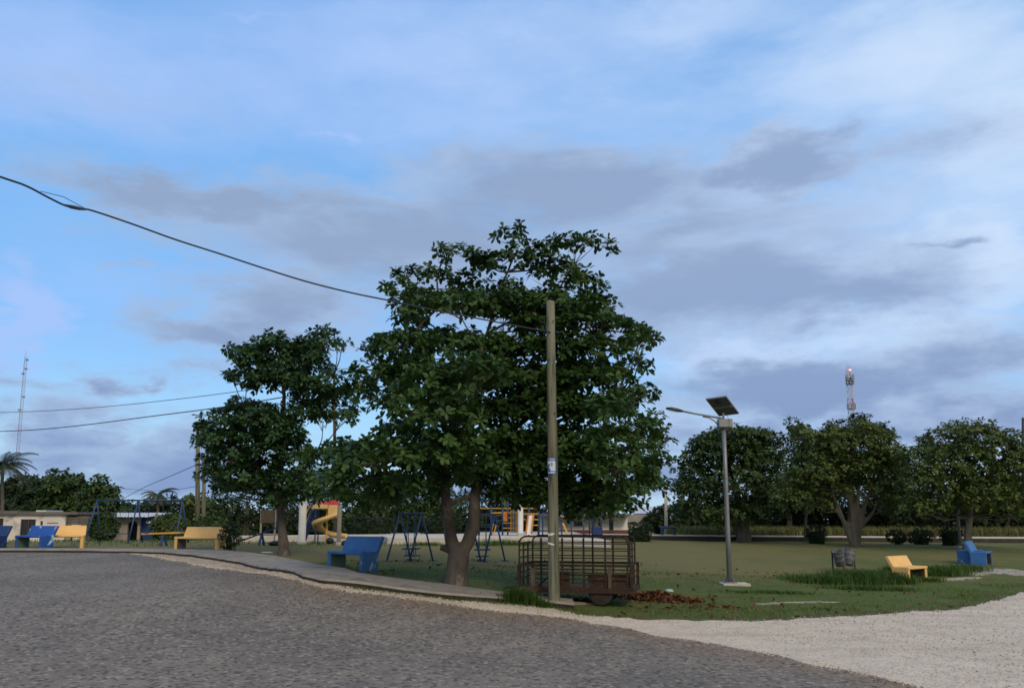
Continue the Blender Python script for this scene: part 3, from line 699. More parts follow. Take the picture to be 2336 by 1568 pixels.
px_tree('background_tree', (1800,1215), 64,
    [([(1800,1215),(1800,1160),(1800,1110)], [.25,.2,.12])],
    [(1760,1150,60,40),(1840,1150,60,40),(1800,1120,70,40),(1720,1170,50,24),(1870,1175,50,24)],
    'low dark tree filling the gap left of the pale-barked park tree', bg_leaf_d, bark_grey, per=6, leafsize=(0.29,0.16), dens=3.8, tilt=(16,20), copies=(0,.6), rdepth=2.2, voxel=.1, group='trees behind the far path')
px_tree('background_tree', (1835,1226), 50,
    [([(1835,1226),(1837,1190),(1840,1150)], [.10,.09,.07])],
    [(1840,1110,40,24),(1800,1120,30,16),(1870,1120,30,16)],
    'thin young tree on the far path left of the pale-barked park tree', bg_leaf_y, bark_grey, per=6, leafsize=(0.23,0.14), dens=4.4, tilt=(16,20), copies=(0,.6), rdepth=1.2, voxel=.05, group='trees behind the far path')
# behind the playground, seen under the almond
px_tree('background_tree', (860,1215), 58,
    [([(860,1215),(860,1180),(855,1140)], [.22,.18,.12])],
    [(800,1160,60,34),(880,1160,70,30),(960,1165,60,28),(840,1130,80,34),(940,1125,90,40),(1020,1150,60,34),(790,1190,30,16),(920,1190,50,14)],
    'leafy tree behind the playground between slide and forked trunk', bg_leaf, bark_grey, per=6, leafsize=(0.24,0.14), dens=4.0, tilt=(16,20), copies=(0,.6), rdepth=2.0, voxel=.08, group='trees behind the playground')
px_tree('background_tree', (1180,1216), 60,
    [([(1180,1216),(1180,1170),(1180,1120)], [.25,.2,.12])],
    [(1100,1140,70,36),(1190,1130,80,40),(1280,1130,70,36),(1140,1165,40,16),(1350,1140,60,30)],
    'dark tree behind the blue and yellow climbing frame', bg_leaf_d, bark_grey, per=6, leafsize=(0.26,0.14), dens=4.0, tilt=(16,20), copies=(0,.6), rdepth=2.0, voxel=.08, group='trees behind the playground')
px_tree('background_tree', (1358,1218), 52,
    [([(1358,1218),(1360,1190),(1362,1160)], [.14,.12,.08]), ([(1358,1218),(1345,1195),(1340,1175)], [.1,.08,.05])],
    [(1340,1170,40,18),(1390,1165,40,20),(1365,1150,50,22),(1310,1180,24,12),(1405,1180,20,12)],
    'small bushy tree in front of the pale building right of the playground', bg_leaf_y, bark_grey, per=6, leafsize=(0.20,0.12), dens=4.8, tilt=(16,20), copies=(0,.6), rdepth=1.2, voxel=.05, group='trees behind the playground')
px_tree('background_tree', (560,1215), 56,
    [([(560,1215),(562,1180),(565,1140)], [.2,.16,.1])],
    [(520,1160,40,30),(575,1150,50,36),(620,1165,36,34),(550,1190,46,20),(500,1185,30,20),(600,1195,36,18),(505,1135,24,20)],
    'mid-height tree behind the blue seesaw', bg_leaf_d, bark_grey, per=6, leafsize=(0.23,0.13), dens=4.4, tilt=(16,20), copies=(0,.6), rdepth=1.6, voxel=.08, group='trees behind the playground')
px_tree('background_tree', (690,1215), 60,
    [([(690,1215),(690,1180),(690,1140)], [.2,.16,.1])],
    [(660,1160,40,34),(710,1170,36,30),(740,1140,50,30),(680,1195,40,18),(640,1130,40,30)],
    'dark tree behind the white column of the playground', bg_leaf_d, bark_grey, per=6, leafsize=(0.24,0.13), dens=4.4, tilt=(16,20), copies=(0,.6), rdepth=1.6, voxel=.08, group='trees behind the playground')
# behind the houses on the left
gL = 'trees behind the houses'
def house_tree(bx, Y, spec, label, leaf, name='background_tree'):
    lo = min(c[1] for c in spec)
    px_tree(name, (bx,1190), Y, [([(bx,1190),(bx+2,1160),(bx,lo+20)], [.45,.35,.2])], spec, label, leaf, bark_grey, per=6, leafsize=(.42,.25), dens=2.0, tilt=(16,22), copies=(0,-.5,.5), rdepth=2.6, voxel=.12, group=gL, sink=1.5)
house_tree(60, 86, [(60,1108,44,22),(20,1120,40,26),(90,1130,40,22),(50,1150,70,26),(110,1155,50,22),(0,1155,50,24)], 'rounded dark tree behind the white house at the left edge', bg_leaf_d)
house_tree(150, 80, [(130,1098,34,18),(165,1100,34,18),(190,1115,26,18),(140,1125,60,24),(180,1140,50,26),(120,1155,60,26),(190,1165,50,20)], 'domed dark tree in the middle behind the white house', bg_leaf)
house_tree(230, 76, [(225,1102,22,14),(240,1120,34,20),(255,1140,26,20),(215,1135,36,24),(235,1165,46,22),(270,1165,24,14)], 'pointed green tree behind the louvred end of the house', bg_leaf)
house_tree(330, 88, [(300,1160,40,20),(350,1165,40,16),(400,1160,36,18),(430,1150,26,20),(470,1150,30,28),(300,1178,40,14),(380,1180,50,14)], 'low dark tree line tree behind the large swing frame', bg_leaf_d)
house_tree(480, 70, [(470,1165,30,24),(500,1170,30,24),(440,1170,22,18),(460,1195,40,16),(430,1150,16,16)], 'scrubby tree behind the twin poles', bg_leaf_y)
house_tree(-60, 90, [(-60,1110,60,30),(-20,1140,50,26),(-90,1140,50,26)], 'dark tree just left of the house roof edge', bg_leaf_d)

def palm(base_px, Y, top_py, fr_len, n, label, lean=0.0):
    bx = at(base_px[0], base_px[1], Y); org = Vector((bx.x, Y, G(bx.x, Y)))
    t = empty('palm_tree', org, 0, label, 'palm tree', 'palms behind the houses')
    top = at(base_px[0]+lean, top_py, Y)-org
    mb = MB(); mb.tube([(0,0,-.3), top*.4+Vector((.05,0,0)), top*.8, top], [.2,.15,.13,.14], 9); mb.build('trunk', bark_grey, t, smooth=True)
    for k in range(n):
        a = 2*math.pi*k/n+random.uniform(-.2,.2); el = random.uniform(-.1,1.05); Lf = fr_len*random.uniform(.8,1.1)
        pts = []; p = Vector(top); d = Vector((math.cos(a)*math.cos(el), math.sin(a)*math.cos(el), math.sin(el)))
        for i in range(11): pts.append(Vector(p)); p = p+d*Lf/10; d = (d+Vector((0,0,-.16))).normalized()
        mb = MB(); mb.tube(pts, [.025]*5+[.014]*6, 4, cap=False)
        for i in range(1, 11):
            for s in (-1, 1):
                for h_ in (0, .5):
                    q = pts[i-1].lerp(pts[i], h_) ; dd = (pts[i]-pts[i-1]).normalized(); sd = dd.cross(Vector((0,0,1))).normalized()*s
                    l = Lf*.30*(1-abs(i-4.5)/9); e = q+(sd*.8+dd*.55+Vector((0,0,-.45))).normalized()*l
                    w = dd*.06
                    mb.add([q-w, q+w, e], [(0,1,2)])
        mb.build('frond', palm_leaf, t)
palm((6,1200), 74, 1062, 3.1, 30, 'shaggy palm at the left edge above the white house')
palm((360,1200), 84, 1128, 2.1, 14, 'small distant palm behind the large swing frame')

def bush(name, px, py, w, h, Y, label, leaf=hedge_leaf, boxy=True, group='clipped shrubs along the far path', cat='shrub', dens=40, ls=(.13,.07), on=0.0, dp=None):
    dp = dp or w*.8
    b = at(px, py, Y); org = Vector((b.x, Y, G(b.x, Y)+on))
    t = empty(name, org, 0, label, cat, group)
    core = MB()
    if boxy: core.bb(-w*.36,w*.36,-dp*.36,dp*.36,-.05,h*.8)
    else: core.tube([(0,0,-.1),(0,0,h*.3),(0,0,h*.7)], [min(w,dp)*.12,min(w,dp)*.2,min(w,dp)*.05], 8)
    core.build('stems', hedge_leaf, t, smooth=True)
    n = int(dens*(w*h*3+dp*h*2+w*dp))
    d = rng.normal(size=(n,3)); d /= np.linalg.norm(d, axis=1, keepdims=True)
    if boxy: d = d/np.maximum(np.abs(d).max(1, keepdims=True), .0)*.5; d *= rng.uniform(.88,1.04,(n,1)); d[:,0:2] *= (.84+.16*(d[:,2:3]+.5)); P = d*np.array([w,dp,h])+np.array([0,0,h/2+.05])
    else: d *= rng.uniform(.7,1.05,(n,1)); P = d*np.array([w/2,dp/2,h/2])+np.array([0,0,h/2+.03])
    U = d/np.linalg.norm(d, axis=1, keepdims=True)+np.array([0,0,.4]); U /= np.linalg.norm(U, axis=1, keepdims=True)
    V, Fc = rosettes(P, U, 5, ls[0], ls[1], (30,25), .05)
    tag(tri_mesh('foliage', V, Fc, leaf, t), kind='stuff')
    return t
bush('clipped_shrub', 1460, 1221, 1.25, .95, 48, 'dark box-shaped clipped shrub beside the far blue bench', on=.0)
bush('clipped_shrub', 1862, 1236, .95, .85, 47.5, 'compact clipped shrub left of the pale-barked tree')
bush('clipped_shrub', 2045, 1238, 1.0, .75, 47, 'loose brownish shrub nearest right of the pale-barked tree', leaf=bg_leaf_d, boxy=False)
bush('clipped_shrub', 2100, 1238, 1.35, .8, 46.5, 'wide loose shrub between pale-barked tree and small lamp post', leaf=bg_leaf_d, boxy=False)
bush('clipped_shrub', 2170, 1240, .95, 1.0, 45, 'dark upright clipped shrub behind the small lamp post')
bush('clipped_shrub', 840, 1224, 3.0, .8, 52, 'long low dark hedge behind the slide', group='hedges behind the plaza', cat='hedge', on=.3, dp=.8, dens=30, ls=(.17,.09))
bush('clipped_shrub', 1010, 1224, 3.2, .75, 53, 'long low dark hedge behind the forked trunk', group='hedges behind the plaza', cat='hedge', on=.3, dp=.8, dens=30, ls=(.17,.09))
b_ = hit(522, 1247)
bush('juniper_shrub', 522, 1247, .75, 1.05, 31.6, 'small dark conical shrub at the right end of the yellow bench', leaf=bg_leaf_d, boxy=False, group=None, dens=70, ls=(.09,.04))
bush('round_bush', 234, 1238, 1.5, 1.6, 50, 'round green bush in front of the second house', leaf=bg_leaf, boxy=False, group='bushes in the house yards', ls=(.2,.11))
bush('round_bush', 385, 1238, 2.2, 1.5, 52, 'yellow-green bush behind the right leg of the large swing', leaf=bg_leaf_y, boxy=False, group='bushes in the house yards', ls=(.2,.11))
bush('round_bush', 480, 1238, 2.4, 1.4, 54, 'green bush behind the yellow bench', leaf=bg_leaf, boxy=False, group='bushes in the house yards', ls=(.2,.11))

# scrub closing the view between and below the trees
gS = 'scrub bushes closing the view'
for (px, w, h, Y, lab, lf) in ((1560,6,2.4,66,'dark scrub right of the pale pole',bg_leaf_d),(1650,6,2.0,68,'scrub behind the first park tree trunk',bg_leaf_d),(1770,6,2.2,69,'scrub in the gap right of the first park tree',bg_leaf),(1860,6,2.6,67,'scrub left of the pale-barked trunk',bg_leaf_d),
        (2030,6,2.8,66,'scrub right of the pale-barked trunk',bg_leaf_d),(2130,6,2.6,67,'scrub left of the farther lamp post',bg_leaf),(2260,7,3.0,65,'scrub right of the flat-topped tree trunk',bg_leaf_d),(2350,6,3.2,63,'scrub at the right picture edge',bg_leaf_d),
        (830,7,2.2,66,'scrub behind the hedge right of the slide',bg_leaf),(960,7,2.4,67,'scrub behind the left glider swing',bg_leaf_d),(1080,6,2.2,68,'scrub behind the forked trunk',bg_leaf_d),(1190,6,2.4,69,'scrub behind the climbing frame',bg_leaf_d),(700,7,2.4,66,'scrub behind the white column',bg_leaf_d),(560,7,2.4,68,'scrub behind the seesaw',bg_leaf),(440,6,2.4,72,'scrub behind the twin poles',bg_leaf_d),(1290,6,2.0,76,'scrub behind the pale hall',bg_leaf_d)):
    bush('scrub_bush', px, 1200, w, h, Y, lab, leaf=lf, boxy=False, group=gS, cat='bush', dens=11, ls=(.34,.19), dp=2.2, on=-.1)

# ------------------------------------------------------------------ main utility pole and what hangs on it
pb = hit(1264, 1380); PY = pb.y; porg = Vector((pb.x, PY, G(pb.x, PY)))
pole = empty('utility_pole', porg, 0, 'tall weathered greenish wooden pole standing in front of the rusty trailer', 'pole')
top = at(1255, 688, PY)-porg
mb = MB(); mb.tube([(0,0,-.4),(0,0,.02),top*.25,top*.5+Vector((.008,0,0)),top*.75,top], [.135,.13,.122,.114,.106,.098], 18, jit=.02); mb.build('shaft', pole_wood, pole, smooth=True)
mb = MB(); mb.lathe([(.098,0),(.075,.015),(.03,.02)], 14, tuple(top)); mb.build('sawn_top', mat('grey_end_grain', (.3,.29,.27), (.2,.19,.18), 12, .9), pole)
for z, s in ((.93,1),(.80,-1),(.62,1)):
    p = top*z; mb = MB(); mb.bar(p+Vector((.06*s,-.09,0)), p+Vector((.06*s,-.16,0)), .022); mb.build('bolt', dark_metal, pole)
def pole_r(z): return .13-.032*z/top.z
# printed sheet wrapped round the shaft: blue frame, white middle with a blue figure
def wrap(mb, z0, z1, a0, a1, n=10, d=.004):
    b = len(mb.v)
    for i in range(n+1):
        a = a0+(a1-a0)*i/n
        for z in (z0, z1):
            c = top*(z/top.z); r = pole_r(z)*1.03+d
            mb.v.append((c.x+math.sin(a)*r, c.y-math.cos(a)*r, z))
    mb.f += [(b+2*i, b+2*i+2, b+2*i+3, b+2*i+1) for i in range(n)]
sign_z0 = (at(1258,1081,PY)-porg).z; sign_z1 = (at(1258,1044,PY)-porg).z; sh = sign_z1-sign_z0
poster_blue = mat('poster_blue', (.035,.15,.40), (.03,.13,.35), 3, .6)
poster_white = mat('poster_white', (.62,.66,.70), (.55,.6,.64), 3, .6)
sg = empty('blue_poster', porg, 0, 'small blue and white notice wrapped round the tall wooden pole', 'poster')
mb = MB(); wrap(mb, sign_z0, sign_z1, -1.15, .75, d=.005); mb.build('blue_sheet', poster_blue, sg)
mb = MB(); wrap(mb, sign_z0+sh*.20, sign_z1-sh*.18, -1.08, .5, d=.009); mb.build('white_field', poster_white, sg)
mb = MB()
for (u0,u1,v0,v1) in ((-1.08,-.45,.2,.34),(-1.08,-.65,.34,.48),(-.95,-.5,.5,.62),(-.25,-.05,.5,.72)): wrap(mb, sign_z0+sh*v0, sign_z0+sh*v1, u0, u1, 4, .012)
mb.build('blue_figure', poster_blue, sg)
mb = MB(); wrap(mb, sign_z0+sh*.06, sign_z0+sh*.13, -.95, .45, d=.0092); mb.build('bottom_caption_band', poster_white, sg)
mb = MB(); wrap(mb, sign_z1-sh*.10, sign_z1-sh*.05, -.95, .45, d=.0092); mb.build('top_caption_band', poster_white, sg)
for (py, h, a0, a1, lab, sk) in ((1217,7,-1.0,.15,'upper torn white paper scrap on the wooden pole', .3), (1239,6,-1.1,.1,'lower slanted white paper scrap on the wooden pole', -.6)):
    z = (at(1262, py, PY)-porg).z; hh = h*PY/F
    mb = MB(); n = 8
    for i in range(n+1):
        a = a0+(a1-a0)*i/n; r = pole_r(z)*1.03+.006+.01*(i == 0); c = top*(z/top.z); dz = sk*hh*(i/n-.5)
        w = hh/2*(1-.35*abs(math.sin(i*1.9)))*(1.0 if i < n-1 else .5)
        mb.v += [(c.x+math.sin(a)*r, c.y-math.cos(a)*r, z+dz-w), (c.x+math.sin(a)*r, c.y-math.cos(a)*r, z+dz+w)]
    mb.f += [(2*i, 2*i+2, 2*i+3, 2*i+1) for i in range(n)]
    o = mb.build('paper_scrap', mat('paper', (.62,.62,.60), (.5,.5,.48), 8, .9)); o.location = porg
    tag(o, lab, 'paper', 'paper scraps on the pole')

# ------------------------------------------------------------------ overhead wires
def wire(name, pts, r, label, extra=None):
    P = [at(x, y, Y) for x, y, Y in pts]
    out = []
    for i in range(len(P)-1):      # Catmull-Rom
        p0, p1, p2, p3 = P[max(i-1,0)], P[i], P[i+1], P[min(i+2,len(P)-1)]
        for k in range(6):
            t = k/6; out.append(.5*((2*p1)+(p2-p0)*t+(2*p0-5*p1+4*p2-p3)*t*t+(3*p1-p0-3*p2+p3)*t**3))
    out.append(P[-1]); org = P[-1]
    t_ = empty(name, org, 0, label, 'cable', 'overhead wires')
    mb = MB(); mb.tube([p-org for p in out], r, 6); mb.build('line', cable_mat, t_, smooth=True)
    if extra: extra(t_, org)
    return t_
cab = [(-420,255),(-250,318),(0,403),(60,424),(110,450),(150,469),(180,475),(210,480),(300,510),(400,546),(500,578),(600,611),(700,642),(800,667),(888,685),(1000,709),(1060,720),(1190,745),(1255,757)]
cab = [(x, y, 11+(PY-.1-11)*(i/(len(cab)-1))**.8) for i, (x, y) in enumerate(cab)]
def splice(t_, org):
    a = [at(x, y, Y)-org for x, y, Y in cab[4:8]]
    mb = MB(); mb.tube([a[0].lerp(a[1],.9), a[1].lerp(a[2],.4), a[2], a[2].lerp(a[3],.5)], [.016,.034,.034,.018], 8); mb.build('splice', dark_metal, t_, smooth=True)
    q = at(92,436,12.6)-org; w = at(195,476,12.9)-org
    mb = MB(); mb.tube([q, q.lerp(w,.5)+Vector((0,0,.055)), w], .006, 5); mb.build('loose_strand', cable_mat, t_)
wire('overhead_cable', cab, .017, 'thick black cable sagging from the upper left to the wooden pole', splice)
def lerpY(pts, a, b): n = len(pts)-1; return [(x, y, a+(b-a)*i/n) for i, (x, y) in enumerate(pts)]
wire('overhead_cable', lerpY([(-320,944),(0,940),(200,930),(400,910),(590,885),(800,850),(1051,809),(1206,765),(1255,752)], 46, PY), .014, 'upper thin wire running from the left edge into the slender almond')
wire('overhead_cable', lerpY([(-320,990),(0,983),(150,973),(350,948),(530,924),(800,878),(1051,830),(1206,786),(1255,772)], 46, PY), .021, 'lower thicker wire running from the left edge into the slender almond')

# ------------------------------------------------------------------ further poles
def plain_pole(px, base_py, top_py, Y, r, label, tilt=0, m=pole_wood, group='distant utility poles', arms=0):
    b = at(px, base_py, Y); org = Vector((b.x, Y, G(b.x, Y)))
    t = empty('utility_pole', org, 0, label, 'pole', group); tp = at(px+tilt, top_py, Y)-org
    mb = MB(); mb.tube([(0,0,-.3), tp*.5, tp], [r*1.15, r, r*.8], 10); mb.build('shaft', m, t, smooth=True)
    for k in range(arms):
        z = tp.z-.5-.7*k; mb = MB(); mb.box((0,-r,z), (1.1,.09,.11)); mb.build('crossarm', wood_dark, t)
    return t, tp, org
p1, tp1, o1 = plain_pole(451, 1225, 960, 58, .16, 'taller of the twin grey poles left of the slender almond', arms=1)
p2, tp2, o2 = plain_pole(465, 1225, 1040, 57, .13, 'shorter of the twin grey poles left of the slender almond')
p3, tp3, o3 = plain_pole(765, 1225, 850, 54, .11, 'thin brown pole with street lamp seen in the gap between the almonds', tilt=-3, m=wood_dark)
mb = MB(); mb.tube([tp3+Vector((0,0,-.2)), tp3+Vector((.5,0,.25)), tp3+Vector((1.0,0,.3))], .03, 6); arm = mb.build('lamp_arm', galv, p3)
mb = MB(); mb.box(tp3+Vector((1.2,0,.28)), (.5,.2,.12), taper=.7); mb.build('lamp_head', galv, p3)
p4, tp4, o4 = plain_pole(1519, 1222, 1105, 58, .11, 'pale thin pole beside the far blue roofed building', tilt=-1, m=concrete_pale)
p5, tp5, o5 = plain_pole(357, 1230, 1170, 62, .13, 'short grey post right of the second house')
p6, tp6, o6 = plain_pole(2333, 1215, 952, 66, .13, 'dark pole at the right edge of the picture', m=dark_metal)
wire('overhead_cable', [(285,1134,78),(330,1110,70),(400,1080,62),(450,1058,58)], .022, 'short slanting wire from the distant trees up to the twin poles')
wire('overhead_cable', [(-200,1120,90),(200,1112,88),(360,1118,84),(451,1108,58)], .018, 'faint level wire above the trees left of the twin poles')

# ------------------------------------------------------------------ solar street lamps
cell_mat = mat('solar_cell', (.012,.016,.035), (.02,.024,.05), 6, .25, spec=.5)
backsheet = mat('solar_backsheet', (.10,.11,.12), (.08,.085,.095), 4, .6)
def solar_lamp(px, base_py, label, cat='street lamp', Y=None, scale=1.0):
    b = hit(px, base_py) if Y is None else at(px, base_py, Y); org = Vector((b.x, b.y, G(b.x, b.y)))
    t = empty('solar_street_lamp', org, 0, label, cat, 'solar street lamps'); Yb = b.y
    s = Yb/F
    mb = MB(); mb.box((.12,-.05,.01), (.75,.6,.10)); mb.build('concrete_footing', concrete_pale, t)
    mb = MB(); mb.box((0,0,.075), (.34,.34,.025)); mb.build('base_plate', galv, t)
    for k in range(4):
        a = math.pi/4+k*math.pi/2; mb = MB(); d = Vector((math.cos(a), math.sin(a), 0))
        mb.hexa([d*.06+Vector((0,0,.09)), d*.16+Vector((0,0,.09)), d*.16+Vector((.012,.012,.09)), d*.06+Vector((.012,.012,.09)), d*.055+Vector((0,0,.28)), d*.062+Vector((0,0,.28)), d*.062+Vector((.012,.012,.28)), d*.055+Vector((.012,.012,.28))]); mb.build('gusset', galv, t)
    H = 4.42
    mb = MB(); mb.tube([(0,0,.08),(0,0,1.5),(0,0,3.0),(0,0,H)], [.075,.068,.06,.052], 14); mb.build('post', galv, t, smooth=True)
    bx = MB(); bx.box((.03,0,H+.16), (.40,.26,.24)); box = bx.build('battery_box', galv, t, bevel=.012)
    mb = MB(); mb.box((.03,0,H+.025), (.30,.2,.03)); mb.build('box_bracket', dark_metal, box)
    mb = MB(); mb.bb(.12,.13,-.137,-.131,H+.06,H+.27); mb.build('box_seam', dark_metal, box)
    mb = MB(); mb.tube([(.0,0,H+.27),(.0,0,H+.46)], .03, 10); mb.build('mast_top', galv, t, smooth=True)
    # lamp arm to the left, with its brace and head
    arm = MB(); arm.tube([(-.02,0,H+.30),(-.35,0,H+.36),(-.8,0,H+.44),(-1.25,0,H+.53)], [.032,.03,.028,.026], 8); a_ = arm.build('lamp_arm', galv, t, smooth=True)
    mb = MB(); mb.tube([(-.15,0,H+.08),(-.25,0,H+.22),(-.42,0,H+.325),(-.6,0,H+.36)], .02, 7); mb.build('arm_brace', galv, a_, smooth=True)
    hd = MB(); hd.tube([(-1.18,0,H+.515),(-1.32,0,H+.545),(-1.5,0,H+.585),(-1.66,0,H+.60)], [.035,.055,.055,.03], 10); h_ = hd.build('lamp_head', dark_metal, t, smooth=True)
    mb = MB(); mb.hexa([Vector((x, y, z)) for x, y, z in ((-1.34,-.04,H+.485),(-1.58,-.04,H+.54),(-1.58,.04,H+.54),(-1.34,.04,H+.485),(-1.34,-.04,H+.5),(-1.58,-.04,H+.555),(-1.58,.04,H+.555),(-1.34,.04,H+.5))]); mb.build('diffuser', mat('lamp_diffuser', (.4,.4,.38), (.35,.35,.33), 4, .3), h_)
    # tilted panel seen from below
    c = Vector((.0,.05,H+.67)); ux = Vector((.55,.73,-.40)).normalized(); uy = Vector((.5,-.36,.03)); uy = (uy-ux*uy.dot(ux)).normalized(); uz = ux.cross(uy); uy, uz = -uy, -uz
    M = Matrix((ux, uy, uz)).transposed()
    if uz.z < 0: uz = -uz
    pw, ph = 1.0, .62
    pn = MB(); pn.box(c, (pw-.04, ph-.04, .012), M); pan = pn.build('panel_backsheet', backsheet, t)
    for sx in (-1, 1):
        mb = MB(); mb.box(c+ux*sx*(pw/2-.015), (.03, ph, .04), M); mb.build('panel_frame', galv, t)
        mb = MB(); mb.box(c+uy*sx*(ph/2-.015), (pw-.062, .03, .04), M); mb.build('panel_frame', galv, t)
    for i in range(6):
        for j in range(4):
            mb = MB(); mb.box(c+ux*((i-2.5)*.155)+uy*((j-1.5)*.142)+uz*.010, (.148,.136,.006), M); mb.build('solar_cell', cell_mat, pan)
    mb = MB(); mb.box(c-uz*.03, (.09, ph*.9, .05), M); mb.build('panel_bracket', galv, t)
    mb = MB(); mb.box(c-uz*.028-ux*.28+uy*.02, (.16,.12,.04), M); mb.build('junction_box', dark_metal, t)
    mb = MB(); mb.tube([c-uz*.03+ux*.05, c-uz*.06+Vector((.1,0,-.15)), Vector((.2,0,H+.16)), Vector((.5,0,H+.17))], .006, 5); mb.build('cable', cable_mat, t)
    return t
solar_lamp(1664, 1333, 'tall grey solar street lamp with tilted panel on the lawn')
solar_lamp(2190, 1247, 'farther grey solar lamp post half hidden by the flat-topped tree', Y=43.5)

# ------------------------------------------------------------------ concrete benches
def bench(px, py, yaw, L, paint, side, inner, label, group='concrete park benches', D=.62, H=.86, Y=None, dz=0.0):
    b = hit(px, py, dz) if Y is None else at(px, py, Y); org = Vector((b.x, b.y, G(b.x, b.y)+dz))
    t = empty('concrete_bench', org, yaw, label, 'bench', group)
    # local: +x along the seat, -y the front
    w = .13
    for s in (-1, 1):
        x0 = s*(L/2-w/2)
        mb = MB(); mb.bb(x0-w/2, x0+w/2, -D/2, D/2-.08, -.12, .42); mb.build('end_wall', paint, t, bevel=.012)
        mb = MB(); xi = x0-s*(w/2+.003); mb.bb(xi-.003, xi+.003, -D/2+.03, D/2-.12, -.1, .40); mb.build('inner_face_paint', inner, t)
    mb = MB(); mb.bb(-L/2-.003, L/2+.003, -D/2-.02, D/2-.12, .395, .475); mb.build('seat', paint, t, bevel=.014)
    a = .2
    P = []
    for x in (-L/2+.001, L/2-.001):
        P.append(x)
    th = .11; zb, zt = .40, H
    y0, y1 = D/2-.19, D/2-.19+.22
    v = [Vector((-L/2+.002, y0, zb)), Vector((L/2-.002, y0, zb)), Vector((L/2-.002, y0+th, zb-.03)), Vector((-L/2+.002, y0+th, zb-.03)), Vector((-L/2+.002, y1, zt)), Vector((L/2-.002, y1, zt)), Vector((L/2-.002, y1+th, zt-.02)), Vector((-L/2+.002, y1+th, zt-.02))]
    mb = MB(); mb.hexa(v); mb.build('backrest', paint, t, bevel=.014)
    return t
bench(806, 1297, R(-40), 1.45, blue_paint, navy_paint, green_paint, 'blue concrete bench in front of the forked almond beside the pavement', dz=.02)
bench(458, 1251, R(-22), 2.15, yellow_paint, yellow_paint, mat('grey_underside', (.10,.085,.09), (.08,.07,.075), 3, .9), 'long yellow concrete bench beside the small conical shrub', dz=.03)
bench(79, 1247.5, R(-26), 1.6, blue_chipped, blue_chipped, green_paint, 'chipped blue concrete bench near the left edge in front of the white house', dz=.03)
bench(150, 1246, R(20), 1.35, yellow_paint, yellow_paint, green_paint, 'yellow concrete bench touching the chipped blue one on the left', dz=.03, Y=34.6)
bench(-28, 1246, R(-20), 1.5, navy_paint, navy_paint, green_paint, 'dark blue bench end just inside the left picture edge', dz=.03, Y=33.8)
bench(2073, 1324, R(38), 1.25, yellow_paint, yellow_paint, mat('brown_underside', (.06,.045,.035), (.04,.03,.025), 3, .9), 'yellow concrete bench standing in long grass by the two drums', H=.80)
bench(2236, 1285, R(52), 1.3, blue_paint, blue_paint, mat('brown_underside', (.06,.045,.035)), 'bright blue concrete bench facing right near the right picture edge')
bench(2210, 1276, R(-128), 1.2, blue_paint, blue_paint, mat('brown_underside', (.06,.045,.035)), 'low blue bench set back to back with the bright blue one', H=.5, Y=33.2)
bench(1524, 1224, R(0), .9, mat('teal_paint', (.02,.06,.10), (.015,.045,.08), 2, .6), navy_paint, navy_paint, 'small dark teal bench on the far path beside the pale pole', Y=52.6, dz=.30, H=.55, D=.45)

